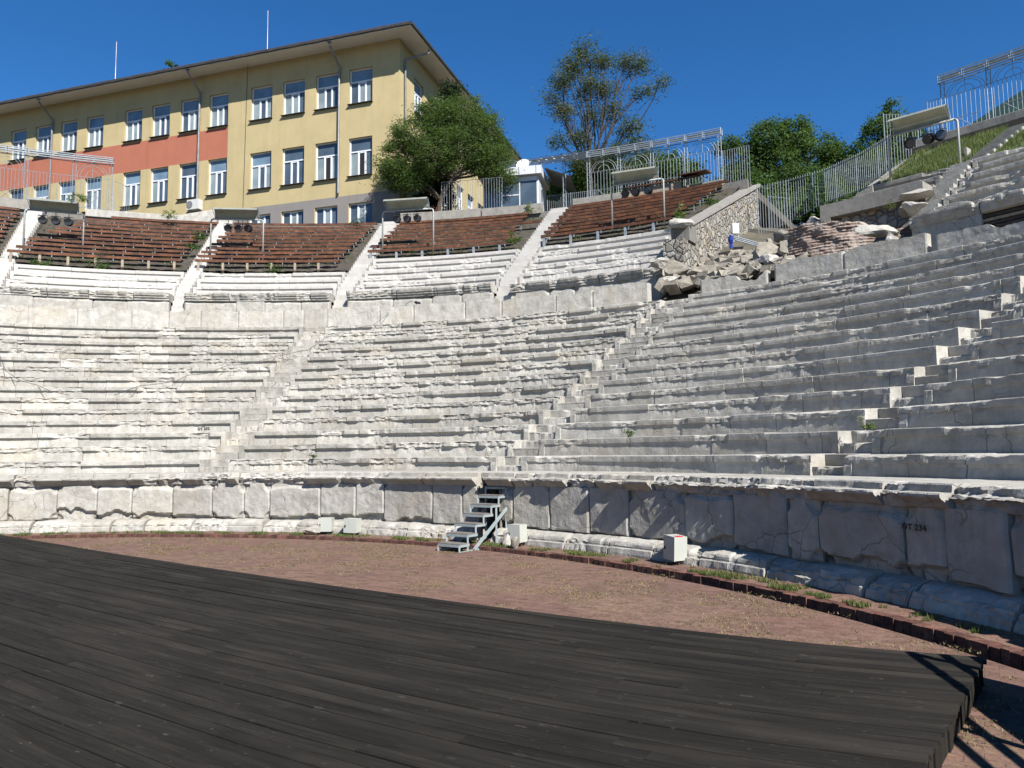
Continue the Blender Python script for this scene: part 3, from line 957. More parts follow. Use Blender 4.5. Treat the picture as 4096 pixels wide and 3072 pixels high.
upper_rows('five grey stone rows whose right ends stop at the rubble', 20.35, 32.5, 5, upA_z, upA_R, M['marble_new'], [.95, .8, .3, .1, .2], ends=lambda i: (20.35, [34.0, 33.4, 32.0, 31.7, 31.5][i - 1]))
upper_rows('short shaded stone rows between the concrete beam and the right upper stair', 43.5, 49.2, 6, upF_z, upF_R, M['concrete'], [.3, .3, .1, .1, .25, .1], first=4, ends=lambda i: ([43.0, 43.4, 44.2][i - 4], 49.2), dep=.68)
upper_rows('six long shaded stone rows at the right edge under the grass bank', 50.6, 97, 6, upF_z, upF_R, M['marble'], [.3, .15, .05, .05, .03, .05], dep=.68)

def upper_stair(label, a, b, zA, mat, top=39.9, z1=15.35):
    root = thing('upper_stair', label, 'stairs', P(30, (a + b) / 2, ZWALK), 'white stairs between the bench blocks')
    st = []
    nlow = 8
    for q in range(nlow):
        f = (q + 1) / nlow
        st.append((29.35 + 1.6 * q / nlow, ZWALK + (zA - .25 - ZWALK) * f))
    R, z = 30.95, zA - .25
    n = int((top - R) / .345)
    for q in range(n):
        z += (z1 - (zA - .25)) / n
        st.append((R, z)); R += .345
    for q, (R, z) in enumerate(st):
        mb = MB()
        d = (st[q + 1][0] - R) if q + 1 < len(st) else .4
        dz = rng.uniform(-.008, .008)
        rise = z - (st[q - 1][1] if q else ZWALK)
        mb.arc(R, R + d + .1, a + .03, b - .03, z - rise - .1, z + dz, 2, rng.uniform(.92, 1.06))
        mb.build('step', mat, root)
    # cheek walls of the stair
    for s_, t in ((a - .12, a + .02), (b - .02, b + .12)):
        mb = MB()
        for q in range(8, len(st) - 2, 1):
            R, z = st[q]
            mb.arc(R + .02, st[q + 1][0] + .02, s_, t, z - .9, z - .06, 1)
        mb.build('cheek', M['concrete'], root)
upper_stair('white stair at the extreme left edge, left of the spotlight frame', -23.35, -22.25, 9.75, M['marble_new'])
upper_stair('bright white stair between the two leftmost bench blocks, weeds on its left', -9.3, -8.15, 9.75, M['marble_new'])
upper_stair('white stair left of the bench block under the tree', 4.35, 5.75, 9.75, M['marble_new'])
upper_stair('grey stair leading up to the white kiosk', 18.75, 20.2, 9.75, M['marble_new'])

def stair_F():
    root = thing('upper_stair', 'shaded stair on the right climbing beside the grass bank', 'stairs', P(30, 50, ZWALK), 'white stairs between the bench blocks')
    for i in range(1, 7):
        for h in (0, 1):
            mb = MB(); R = upF_R(i) + h * .34 - .3; z = upF_z(i) - .48 + .24 * (h + 1)
            mb.arc(R, R + .6, 49.35, 50.5, z - .35, z, 2, rng.uniform(.85, 1.05)); mb.build('step', M['marble'], root)
    for q in range(16):
        mb = MB(); R = 34.75 + q * .31; z = 11.95 + (q + 1) * .165
        mb.arc(R, R + .42, 50.1, 51.1, z - .35, z, 2, rng.uniform(.9, 1.05)); mb.build('step', M['concrete'], root)
        if q % 2 == 0:
            mb = MB(); mb.arc(R, R + .3, 51.12, 51.22, z - .3, z + .05, 1, 1.1); mb.build('cheek', M['marble'], root)
stair_F()

# concrete beam frame over the dark rubble infill on the right
r_ = thing('concrete_frame', 'plain concrete beam carrying the short rows above dark rubble infill', 'beam', P(32.5, 45, 9.9))
mb = MB(); mb.arc(32.15, 33.0, 42.9, 49.2, 10.42, 10.93, 6); mb.build('beam', M['concrete'], r_)
mb = MB(); mb.arc(32.15, 32.7, 42.9, 43.55, 9.7, 10.42, 1, .95); mb.build('leg', M['concrete'], r_)
mb = MB(); mb.arc(32.5, 32.7, 43.4, 49.4, 8.2, 10.44, 8); mb.build('infill', M['rubble'], r_)

# kerb walls under the railings
def kerb(label, a, b, z0, z1, mat, R0=40.15, R1_=40.75):
    mb = MB()
    th = np.linspace(a, b, max(3, int((b - a) / .5)))
    w = .03 * (fbm(th * 1.3, 12) - .5)
    G = np.stack([PA(R0, th, z0 + w * 0), PA(R0 + w, th, z1 - .02 + w * .5), PA(R0 + .03, th, z1 + w * .5), PA(R1_, th, z1 + .01 + w * .5), PA(R1_, th, z0 + w * 0), PA(R0, th, z0 + w * 0)], 1)
    mb.grid(G)
    for q in (0, -1): mb.add(G[q][:5], [[0, 1, 2, 3, 4]])
    return tag(centre(mb.build('kerb_wall', mat)), label, 'kerb wall', 'low walls carrying the railings')
kerb('concrete kerb wall at the far left under the arched railing', -40, -22.3, 15.55, 16.10, M['concrete'])
kerb('white kerb wall behind the leftmost full bench block', -19.6, -9.7, 15.5, 15.92, M['marble'])
kerb('shaded kerb wall behind the tree trunk', 5.6, 12.5, 15.5, 16.12, M['concrete'])
kerb('sunlit kerb wall in front of the white kiosk', 12.6, 17.6, 15.5, 16.08, M['concrete'])
kerb('concrete kerb wall between the kiosk and the control booth boards', 20.3, 24.6, 15.55, 16.08, M['concrete'])
kerb('concrete kerb wall under the right end of the middle arched railing', 28.0, 32.0, 15.4, 15.82, M['concrete'])
kerb('long grey kerb wall under the arched railing at the top right', 44.1, 97, 15.02, 15.46, M['concrete'])
mb = MB(); mb.arc(40.0, 40.1, 44.3, 97, 13.7, 15.06, 40, .6)  # dark soil colour paints in the shadow gap under the kerb
tag(centre(mb.build('recess_wall', M['soil'])), 'recessed wall coloured dark as the shadow gap below the kerb at the top of the grass bank', 'wall')
mb = MB(); mb.arc(40.3, 40.5, -36, 33.8, 14.2, 15.6, 60, .7)
tag(centre(mb.build('recess_wall', M['concrete'])), 'low dark wall behind the top row of wooden benches', 'wall')

# upper terrace paving
mb = MB(); mb.arc(40.7, 60, -45, 33.8, 15.1, 15.52, 60); mb.arc(40.7, 60, 43.9, 100, 14.6, 15.02, 40)
o = mb.build('terrace', M['terrain']); o['kind'] = 'structure'

# dark soil under the benches
for a_, b_, j_ in ((-36, -23.5, 0), (-22.2, -9.4, 0), (-8.1, 4.3, 0), (5.8, 18.7, 2), (20.25, 33.3, 2)):
    mb = MB(); ths = np.linspace(a_, b_, 40); rr_ = np.linspace(bench_R(j_) - .12 if j_ == 0 else bench_R(j_) + .1, 40.3, 24)
    G = np.stack([PA(r, ths, min(bench_z((r - 32.95) / .66) - .50, 15.3) + .10 * (fbm(ths * 1.7 + r * 3, 4) - .5)) for r in rr_], 1); mb.grid(G)
    o = mb.build('soil_slope', M['soil']); o['kind'] = 'structure'

# ------------------------------------------------------------------ wooden benches
BL = [(0, 'at the left edge', -36.0, -23.9, 0, None), (1, 'of the leftmost full block', -22.9, -10.1, 0, None), (2, 'of the second block from the left', -8.9, 3.4, 0, None),
      (3, 'of the third block, under the tree', 5.2, 17.4, 2, None), (4, 'of the block right of the kiosk', 20.2, 31.0, 2, None)]
for bi, nm, a0, b0, j0, _ in BL:
    for j in range(j0, 11):
        R, z = bench_R(j), bench_z(j) + (.10 if bi == 4 else 0)
        a, b = a0 + rng.uniform(-.12, .12), b0 + rng.uniform(-.12, .12)
        if bi == 1: a += .45 * min(j, 2) + (0 if j < 4 else .45 * (j - 3)); b = -9.95 + rng.uniform(-.1, .1) + (.0 if j < 8 else .3 * (j - 7))
        if bi == 1 and j == 10: a = -17.6
        if bi == 2: a += .08 * j; b = 3.3 + .05 * j + rng.uniform(-.1, .1)
        if bi == 3: a += .05 * j; b += (-.30 * j + 1.1 if j < 8 else -.6)
        if bi == 4: a += .0; b += .22 * (j - 2)
        rowname = ORD[j - j0]
        if bi == 3 and j == 7: b = 18.7
        root = thing('wooden_bench', 'reddish plank bench, %s row up %s' % (rowname, nm), 'bench', P(R, (a + b) / 2, z - .45), 'long wooden benches in the upper seating')
        nseg = max(4, int((b - a) * math.radians(1) * R / 2.0))
        mb = MB(); tn = rng.uniform(.85, 1.2)
        mb.arc(R, R + .035, a, b, z - .092, z - .004, nseg, tn)
        mb.build('front_board', M['plank'], root)
        mb = MB()
        edges = np.linspace(a, b, nseg + 1)
        for s_ in range(3):
            for e0, e1 in zip(edges[:-1], edges[1:]):
                if s_ > 0 and rng.random() < .02: continue
                mb.arc(R + .0 + s_ * .125, R + .112 + s_ * .125, e0 + .015, e1 - .015, z - .002 + (0 if s_ else 0) - .0, z + .038 + rng.uniform(-.006, .006), 1, rng.uniform(.75, 1.3))
        mb.build('seat', M['plank'], root)
        first = j == j0
        t = a + .25
        lp = MB()
        while t < b:
            mb = MB()
            w = .11 if first else .035
            q = P(R + .06, t, z - .11); foot = z - (.62 if first else .42)
            c = math.radians(t)
            Mx = np.array([[math.cos(c), math.sin(c), 0], [-math.sin(c), math.cos(c), 0], [0, 0, 1]])
            mb.box((q[0], q[1], (z - .1 + foot) / 2), (w, w * .8, z - .1 - foot), Mx, rng.uniform(.8, 1.15))
            mb.build('leg', M['tan_leg'] if first and bi in (1, 2) else M['steel'], root)
            if j in (j0, j0 + 1) or True:
                pass
            t += 2.02 if first and bi in (1, 2) else 2.25

# ------------------------------------------------------------------ spotlight frames
def frame_axes(th):
    t = math.radians(th)
    return Vector((math.cos(t), -math.sin(t), 0)), Vector((-math.sin(t), -math.cos(t), 0))   # tangent (rightwards), inward
def spotlight_frame(label, tha, thb, R, z0a, z0b, h, spots, tiltup=0):
    root = thing('spotlight_gantry', label, 'light frame', P(R, (tha + thb) / 2, min(z0a, z0b)), 'pipe frames with curved shelters for spotlights')
    A = Vector(P(R, tha, z0a)); B = Vector(P(R, thb, z0b)); T = (B - A); T.z = 0; T.normalize(); I = frame_axes((tha + thb) / 2)[1]
    top = h
    A1 = A + Vector((0, 0, top)); B1 = B + Vector((0, 0, top))
    for p, q, s_ in ((A, A1, 1), (B, B1, -1)):
        mb = MB(); mb.tube([p - Vector((0, 0, .5)), q - Vector((0, 0, .12)), q - Vector((0, 0, .04)) + T * .03 * s_, q + T * .12 * s_], .042, 8)
        mb.build('post', M['post'], root, smooth=True)
    mb = MB(); mb.tube([A1 + T * .1, B1 - T * .1], .042, 8); mb.build('crossbar', M['post'], root, smooth=True)
    prof = [(0, .03), (.0, .14), (.03, .26), (.10, .37), (.20, .45), (.32, .49), (.46, .46), (.60, .34)]
    a = A1 + T * .22; b = B1 - T * .22
    mb = MB()
    G = np.array([[tuple(p + I * y + Vector((0, 0, zz))) for (y, zz) in prof] for p in [a.lerp(b, f) for f in np.linspace(0, 1, 7)]])
    mb.grid(G)
    G2 = G + np.array([0, 0, .008]); mb.grid(G2)
    mb.build('shelter', M['poly'], root, smooth=True)
    for p in (a, b):
        mb = MB()
        mb.tube([p + I * y + Vector((0, 0, zz)) for y, zz in prof], .013, 5)
        mb.tube([p + I * .60 + Vector((0, 0, .34)), p + I * .02 + Vector((0, 0, 0))], .012, 5)
        mb.tube([p + I * .25 + Vector((0, 0, .47)), p + Vector((0, 0, 0.02))], .012, 5)
        mb.build('bracket', M['steel'], root)
    mb = MB(); mb.tube([a + I * .60 + Vector((0, 0, .34)), b + I * .60 + Vector((0, 0, .34))], .014, 5); mb.tube([a + Vector((0, 0, .035)), b + Vector((0, 0, .035))], .014, 5)
    mb.build('rail', M['steel'], root)
    return A1, B1, T, I

def make_spotlight():
    root = thing('spotlight', 'x', 'spotlight', (0, 0, 0), 'black spotlights under the curved shelters')
    # local: lamp axis +X, hangs from z=0
    mb = MB()
    mb.tube([(-.16, 0, -.42), (-.14, 0, -.42), (-.05, 0, -.42), (.12, 0, -.42), (.16, 0, -.42)], [.06, .12, .165, .175, .175], 16, True)
    for x in (-.08, 0, .08): mb.tube([(x, 0, -.42), (x + .012, 0, -.42)], .188, 16)
    mb.build('body', M['black'], root, local=True)
    mb = MB(); mb.tube([(.162, 0, -.42), (.166, 0, -.42)], .15, 16); mb.tube([(.167, 0, -.42), (.172, 0, -.42)], .05, 10)
    mb.build('lens', M['lens'], root, local=True)
    mb = MB(); mb.tube([(0, -.2, -.42), (0, -.2, -.18), (0, .2, -.18), (0, .2, -.42)], .014, 5); mb.tube([(0, 0, -.18), (0, 0, 0)], .018, 5)
    mb.build('yoke', M['black'], root, local=True)
    for sgn, nm in ((1, 'barn_door'),):
        mb = MB(); mb.box((.24, 0, -.235), (.16, .30, .008), np.array([[.95, 0, .3], [0, 1, 0], [-.3, 0, .95]])); mb.build(nm, M['black'], root, local=True)
    return root
proto_spot = None
def place_spots(fr, offs, labs, drop=0.0):
    global proto_spot
    A1, B1, T, I = fr
    for (f, yaw, tilt), lab in zip(offs, labs):
        if proto_spot is None:
            proto_spot = make_spotlight(); o = proto_spot
        else:
            o = copy_tree(proto_spot)
        o['label'] = lab
        o.location = A1.lerp(B1, f) - Vector((0, 0, .03))
        ang = math.atan2(I.y, I.x) + math.radians(yaw)
        o.rotation_euler = (0, math.radians(tilt), ang)
fr = spotlight_frame('grey pipe frame with curved shelter at the left, above the leftmost benches', -22.2, -18.0, 34.4, 12.2, 12.2, 1.72, 3)
place_spots(fr, [(.30, 4, 8), (.52, 0, 8), (.74, -3, 8)], ['left round black spotlight on the leftmost frame', 'middle round black spotlight on the leftmost frame', 'right round black spotlight on the leftmost frame, by the weeds'])
fr = spotlight_frame('grey pipe frame with curved shelter beside the second white stair', -8.16, -3.83, 34.4, 12.25, 12.25, 1.78, 3)
place_spots(fr, [(.33, 25, 14), (.52, 10, 14), (.70, -12, 14)], ['left black spotlight on the second frame from the left', 'middle black spotlight on the second frame from the left', 'right black spotlight on the second frame from the left'])
fr = spotlight_frame('grey pipe frame with curved shelter left of the tree trunk', 6.45, 10.9, 34.4, 12.65, 12.65, 1.70, 3)
place_spots(fr, [(.28, 5, 10), (.48, 0, 10), (.68, 3, 10)], ['left black spotlight on the frame by the tree trunk', 'middle black spotlight on the frame by the tree trunk', 'right black spotlight on the frame by the tree trunk'])
fr = spotlight_frame('grey pipe frame with shelter in front of the benches right of the kiosk', 26.18, 30.35, 34.4, 12.75, 12.65, 1.64, 3)
place_spots(fr, [(.27, 20, 14), (.46, 5, 10), (.70, -25, 10)], ['left black spotlight in front of the timber booth', 'middle black spotlight in front of the timber booth', 'right black spotlight in front of the timber booth, turned right'])
fr = spotlight_frame('grey pipe frame with curved shelter on the grass bank at top right', 45.95, 49.9, 34.5, 12.0, 11.92, 1.72, 3)
place_spots(fr, [(.33, 35, 20), (.55, -20, 24), (.76, 30, 6)], ['left black spotlight above the grass bank', 'middle tilted black spotlight above the grass bank', 'right black spotlight above the grass bank'])

# ------------------------------------------------------------------ arched railings with a lattice beam
def lattice_post(mb, p0, p1, T, w=.16):
    n = int((p1 - p0).length / .16)
    mb.tube([p0 - T * w / 2, p1 - T * w / 2], .021, 5); mb.tube([p0 + T * w / 2, p1 + T * w / 2], .021, 5)
    for i in range(n):
        a = p0.lerp(p1, i / n) + T * (w / 2 if i % 2 else -w / 2); b = p0.lerp(p1, (i + 1) / n) + T * (-w / 2 if i % 2 else w / 2)
        mb.tube([a, b], .008, 4, False)
def arcade(label, posts, zf, zb, zr, R=41.0, arch=None, skip=(), lamps=True, bh=.36, gate=(), Rs=None, zbs=None, nopick=()):
    Rs = Rs or [R] * len(posts); zbs = zbs or [zb] * len(posts)
    root = thing('arched_railing', label, 'railing', P(R, (posts[0] + posts[-1]) / 2, zf), 'grey steel railings with arches under a lattice beam')
    tops = []
    for t, R, zb in zip(posts, Rs, zbs):
        T, I = frame_axes(t); p0 = Vector(P(R, t, zf - .2)); p1 = Vector(P(R, t, zb - bh + .04))
        mb = MB(); lattice_post(mb, p0, p1, T); mb.build('post', M['steel'], root)
        tops.append(Vector(P(R, t, zb)))
    tops[0] = tops[0] - frame_axes(posts[0])[0] * .12; tops[-1] = tops[-1] + frame_axes(posts[-1])[0] * .12
    mb = MB(); lm = MB()
    for a, b in zip(tops[:-1], tops[1:]):
        T = (b - a).normalized(); I = Vector((T.y, -T.x, 0))
        if I.dot(Vector((CX, CY, 0)) - a) < 0: I = -I
        for dy in (-.14, .14):
            for dz in (-.02, -bh * .36, -bh * .68, -bh):
                mb.beam(a + I * dy + Vector((0, 0, dz)), b + I * dy + Vector((0, 0, dz)), .038, .038)
        L = (b - a).length; n = max(2, int(L / .9))
        for i in range(n + 1):
            c = a.lerp(b, i / n)
            for dy in (-.14, .14):
                mb.beam(c + I * dy, c + I * dy + Vector((0, 0, -bh)), .03, .03)
            for dz in (-.02, -bh): mb.beam(c - I * .14 + Vector((0, 0, dz)), c + I * .14 + Vector((0, 0, dz)), .03, .03)
        if lamps:
            nl = max(1, int(round(L / .95)))
            for i in range(nl):
                lm = MB()
                c0 = a.lerp(b, (i + .12) / nl); c1 = a.lerp(b, (i + .88) / nl)
                lm.beam(c0 + I * .04 + Vector((0, 0, -bh * .52)), c1 + I * .04 + Vector((0, 0, -bh * .52)), .13, .085)
                lm.build('lamp_tube', M['louvre'], root)
    mb.build('lattice_beam', M['steel'], root)
    for bi, (ta, tb) in enumerate(zip(posts[:-1], posts[1:])):
        if bi in nopick: continue
        a = Vector(P(Rs[bi], ta, 0)); b = Vector(P(Rs[bi + 1], tb, 0)); T = (b - a).normalized(); L = (b - a).length
        mb = MB(); n = max(4, int(L / .165))
        for z in (zr, zf + .06): mb.tube([a + Vector((0, 0, z)), b + Vector((0, 0, z))], .015, 5)
        for i in range(1, n):
            c = a.lerp(b, i / n)
            mb.tube([c + Vector((0, 0, zf + .06)), c + Vector((0, 0, zr))], .011, 5)
        # crossed square at the bottom
        if bi not in gate:
            m_ = a.lerp(b, .5); s = .33
            zc = zf + .06 + s
            mb.tube([m_ - T * .5 + Vector((0, 0, zf + .74)), m_ + T * .5 + Vector((0, 0, zf + .74))], .012, 4)
            for sx in (-1, 1):
                mb.tube([m_ + T * .36 * sx + Vector((0, 0, zf + .06)), m_ - T * .36 * sx + Vector((0, 0, zf + .74))], .012, 4)
        mb.build('picket_panel', M['steel'], root)
        if bi in skip: continue
        m_ = a.lerp(b, .5)
        hr = (zb - bh - .06) - zr
        mb = MB()
        for f in (.92, .76, .40):
            rx = L / 2 * f * .92; rz = hr * (f + .06) if f > .5 else hr * .5
            pts = [m_ + T * rx * math.cos(x) + Vector((0, 0, zr + rz * math.sin(x))) for x in np.linspace(0, math.pi, 17)]
            pts = [m_ + T * rx + Vector((0, 0, zr - .0))] + pts[1:-1] + [m_ - T * rx + Vector((0, 0, zr))]
            mb.tube(pts, .013, 5)
        mb.tube([m_ + Vector((0, 0, zr)), m_ + Vector((0, 0, zb - bh))], .012, 5)
        mb.build('arch', M['steel'], root)
    return root
arcade('arched steel railing at the left edge in front of the yellow building', [-31.8, -29.2, -26.6, -24.0, -20.7, -18.1], 16.15, 19.27, 18.0, gate=(3,), skip=(3,))
arcade('long arched steel railing between the kiosk and the stone retaining wall', [8.4, 11.2, 13.9, 16.4, 18.9, 21.3, 23.8, 26.42, 29.05, 31.6], 15.95, 18.95, 17.75, nopick=(0, 1, 2, 3, 4), Rs=[47.5, 46.3, 45.0, 43.6, 42.1] + [41.0] * 5, zbs=[21.6, 21.15, 20.65, 20.1, 19.5, 19.0, 18.97, 18.95, 18.9, 18.85])
arcade('arched steel railing on the kerb at the top right corner', [46.15, 48.65, 51.2, 53.8, 56.4, 59.0], 15.5, 18.35, 17.3)

def pickets(name, label, pts, h, spacing=.125, r=.010, post_every=12, spear=0.0, post_r=.024, rails=(0.06, -.05), group='plain steel picket fences'):
    """pts: foot polyline; h: list of heights"""
    root = thing(name, label, 'fence', tuple(pts[0]), group)
    pts = [Vector(p) for p in pts]
    mb = MB()
    seg = [0]
    for a, b in zip(pts[:-1], pts[1:]): seg.append(seg[-1] + math.hypot(b.x - a.x, b.y - a.y))
    n = int(seg[-1] / spacing)
    def at(s):
        for i in range(len(seg) - 1):
            if s <= seg[i + 1] + 1e-6:
                f = (s - seg[i]) / (seg[i + 1] - seg[i]); return pts[i].lerp(pts[i + 1], f), h[i] + (h[i + 1] - h[i]) * f
        return pts[-1], h[-1]
    prev = None
    posts = []
    for i in range(n + 1):
        p, hh = at(i * spacing)
        big = i % post_every == 0
        if big:
            m2 = MB(); m2.tube([p - Vector((0, 0, .1)), p + Vector((0, 0, hh + .02))], post_r, 6); posts.append(m2)
        else:
            mb.tube([p, p + Vector((0, 0, hh + spear))], r, 5)
        if prev is not None:
            q, hq = prev
            mb.tube([q + Vector((0, 0, rails[0])), p + Vector((0, 0, rails[0]))], .012, 4, False)
            mb.tube([q + Vector((0, 0, hq + rails[1])), p + Vector((0, 0, hh + rails[1]))], .014, 4, False)
        prev = (p, hh)
    mb.build('picket_panel', M['steel'], root)
    for m2 in posts: m2.build('post', M['steel'], root)
    return root
pickets('picket_fence', 'short sloping picket fence right of the left arched railing', [P(41, -17.9, 16.1), P(41.3, -16.7, 16.1)], [1.85, 1.62], rails=(.03, 0))
pickets('picket_fence', 'tall picket fence right of the middle arched railing, above the sloped coping', [P(41, 31.8, 15.75), P(41, 33.85, 15.55)], [1.85, 2.05], rails=(.03, 0))
pickets('picket_fence', 'long speared picket fence over the gap between the stone wall and the concrete rows', [P(39, 35.0, 12.2), P(39, 37.3, 12.6), P(38.5, 39.8, 13.0), P(37, 43.0, 12.75), P(36, 45.2, 13.0)], [2.40, 2.05, 1.55, 1.6, 1.35], spear=.05, post_every=11)
pickets('picket_fence', 'tall picket fence behind the shelter on the grass bank', [P(39.2, 43.4, 13.9), P(39.6, 44.2, 14.4), P(40.4, 45.1, 14.6)], [2.75, 2.2, 1.9], rails=(.1, -.04))
pickets('picket_fence', 'short picket fence at the left end of the top right railing', [P(41, 45.25, 15.5), P(41, 46.1, 15.5)], [1.85, 1.85], rails=(.03, 0))
pickets('picket_fence', 'distant picket fence in the shade behind the white kiosk', [P(44, 16.8, 15.5), P(44, 21.0, 15.5)], [2.3, 2.3], rails=(.5, -.04))
pickets('picket_fence', 'picket fence behind the tree trunk in front of the salmon wall', [P(40.6, 9.0, 16.1), P(40.6, 14.2, 16.1)], [1.9, 1.9], spacing=.16, rails=(.03, 0))
pickets('picket_fence', 'lower picket fence behind the stone retaining wall edge', [P(43, 34.2, 13.2), P(42.5, 36.0, 12.9)], [2.2, 2.0], spacing=.16)

# ------------------------------------------------------------------ school building behind the theatre
BC = Vector((-6.888, 46.492, 15.0))
_az = math.radians(107.5)
DL = Vector((-math.sin(_az), -math.cos(_az), 0))                 # along the long front, leftwards
OL = Vector((math.sin(math.radians(197.5)), math.cos(math.radians(197.5)), 0))
DRt = -OL
ORt = -DL
WZ = 28.33
school = thing('school_building', 'long three storey yellow and salmon building with white windows and wide white eaves', 'building', tuple(BC))
UP = [(24.40, 26.76)]; LO = [(19.63, 22.16)]
ucols = [1.90, 4.36, 6.86, 9.36, 12.86, 15.26, 17.73, 20.13, 23.61, 26.05, 28.50, 30.94, 34.4, 36.9, 39.3, 41.8]
uw = 1.68
def wall_sheet(parts, ulen, zlo, zhi, openings, D, O, extra_u=(), extra_z=()):
    """parts: list of (name, material, test(u,z))"""
    us = sorted(set([0, ulen] + [round(x, 3) for o in openings for x in o[:2]] + list(extra_u)))
    zs = sorted(set([zlo, zhi] + [round(x, 3) for o in openings for x in o[2:]] + list(extra_z)))
    mbs = {p[0]: MB() for p in parts}
    for a, b in zip(us[:-1], us[1:]):
        for c, d in zip(zs[:-1], zs[1:]):
            um, zm = (a + b) / 2, (c + d) / 2
            if any(o[0] < um < o[1] and o[2] < zm < o[3] for o in openings): continue
            for nm, mt, test in parts:
                if test(um, zm):
                    q = [BC + D * u + Vector((0, 0, z - 15.0)) for u, z in ((a, c), (b, c), (b, d), (a, d))]
                    mbs[nm].add([tuple(v) for v in q], [[0, 1, 2, 3]]); break
    dep = .24
    for o in openings:
        um, zm = (o[0] + o[1]) / 2, o[2] - .01
        for nm, mt, test in parts:
            if test(um, zm) or nm == parts[-1][0]:
                c = [BC + D * u + Vector((0, 0, z - 15.0)) for u, z in ((o[0], o[2]), (o[1], o[2]), (o[1], o[3]), (o[0], o[3]))]
                e = [v - O * dep for v in c]
                mb = mbs[parts[-1][0]]
                for i in range(4):
                    k = (i + 1) % 4
                    mb.add([tuple(c[i]), tuple(c[k]), tuple(e[k]), tuple(e[i])], [[0, 1, 2, 3]])
                break
    for nm, mt, test in parts:
        if mbs[nm].n: mbs[nm].build(nm, mt, school)
opn = []
wins = []
for i, u in enumerate(ucols):
    w = uw if i < 4 else 1.56
    opn.append((u, u + w, 24.40, 26.76)); wins.append((u, w, 24.40, 2.36, 'up', i))
    opn.append((u, u + w, 19.63, 22.16)); wins.append((u, w, 19.63, 2.53, 'lo', i))
    opn.append((u, u + w, 16.2, 17.88)); wins.append((u, w, 16.2, 1.68, 'base', i))
PINK0, PINK1 = 22.17, 24.28
wall_sheet([('pink_band', M['pink'], lambda u, z: u > 12.84 and PINK0 < z < PINK1),
            ('plinth', M['greyplaster'], lambda u, z: z < 18.42),
            ('wall', M['yellow'], lambda u, z: True)], 46, 14.9, WZ, opn, DL, OL, extra_u=(12.84,), extra_z=(PINK0, PINK1, 18.42))
ropn = [(u, u + 1.5, z0, z1) for u in (2.2, 7.4, 9.7, 12.0, 14.3, 17.0, 19.3) for z0, z1 in ((24.4, 26.76), (19.63, 22.1))] + [(u, u + 1.6, 15.6, 17.9) for u in (5.3, 8.3, 11.3, 14.3)]
wall_sheet([('pink_band', M['pink'], lambda u, z: (u > 5.0 and z < 19.2)),
            ('wall', M['yellow'], lambda u, z: True)], 21.5, 14.9, WZ, ropn, DRt, ORt, extra_u=(5.0,), extra_z=(19.2,))

def make_window(w, h, kind, panes):
    """local frame: x along the wall, z up, -y outwards; origin bottom left of the opening"""
    key = (w, h, kind)
    fr = MB()
    y0 = .20; t = .075
    zt = h * .64 if kind != 'base' else None
    def bar(x0, x1, z0, z1, dy=0): fr.box(((x0 + x1) / 2, y0 + dy, (z0 + z1) / 2), (x1 - x0, .07, z1 - z0))
    bar(0, w, 0, t); bar(0, w, h - t * .8, h); bar(0, t, t, h - t * .8); bar(w - t, w, t, h - t * .8)
    m1, m2 = w * .365, w * .665
    top = zt if zt else h - t * .8
    if zt: bar(t, w - t, zt, zt + .085)
    for m in (m1, m2): bar(m - .045, m + .045, t, top)
    bar(m1 + .045, m1 + .075, t, top, .012); bar(m2 - .075, m2 - .045, t, top, .012); bar(m1 + .1, m2 - .1, top - .07, top, .012); bar(m1 + .1, m2 - .1, t, t + .06, .012)
    out = [('frame', fr, M['pvc'])]
    cells = [(t, m1 - .05, t, top), (m1 + .05, m2 - .05, t, top), (m2 + .05, w - t, t, top)]
    if zt: cells.append((t, w - t, zt + .08, h - t * .8))
    for (x0, x1, z0, z1), pm in zip(cells, panes):
        g = MB(); g.add([(x0, y0 + .02, z0), (x1, y0 + .02, z0), (x1, y0 + .02, z1), (x0, y0 + .02, z1)], [[0, 1, 2, 3]])
        out.append(('pane', g, pm))
    si = MB(); si.box((w / 2, -.03, -.02), (w + .1, .32, .03)); out.append(('sill', si, M['gutter']))
    return out
GB, GC, GD, OD = M['glass_blind'], M['glass_curtain'], M['glass_dark'], M['open_dark']
rng = random.Random(17)
protos = {}
def put_window(u, w, z, h, kind, i, D, O):
    if kind == 'up': panes = rng.choice([[GC, GD, GC, GB], [GC, GC, GD, GB], [GC, GD, GD, GB], [GD, GC, GC, GB]])
    elif kind == 'lo': panes = rng.choice([[GC, GD, GC, GB], [GD, GC, GD, GB], [GD, GD, GD, GD], [GC, GD, GD, GB]]); 
    else: panes = [GD, GC, GD, GD]
    if kind == 'lo' and i in (0, 1): panes = [GC, OD, GD, GD] if i == 0 else [GC, OD, GC, GD]
    key = (w, h, kind, tuple(p.name for p in panes))
    base = BC + D * u + Vector((0, 0, z - 15.0))
    rot = math.atan2(D.y, D.x)
    # x axis must run to the viewer's right: start from the other jamb on the long front
    if (-O).cross(Vector((0, 0, 1))).dot(D) < 0:
        base = base + D * w; xax = -D
    else: xax = D
    yax = -O
    Mx = Matrix(((xax.x, yax.x, 0, base.x - BC.x), (xax.y, yax.y, 0, base.y - BC.y), (0, 0, 1, base.z - BC.z), (0, 0, 0, 1)))
    if key not in protos:
        parts = []
        for nm, mb, mt in make_window(w, h, kind, panes):
            V = mb; ob = V.build(nm, mt, None, local=True); parts.append(ob)
        protos[key] = parts
        root = parts[0]; root.name = 'window'
        for p in parts[1:]: p.parent = root
    else:
        src = protos[key][0]
        root = copy_tree(src)
    root.parent = school
    root.matrix_local = Mx
for u, w, z, h, kd, i in wins:
    put_window(u, w, z, h, kd, i, DL, OL)
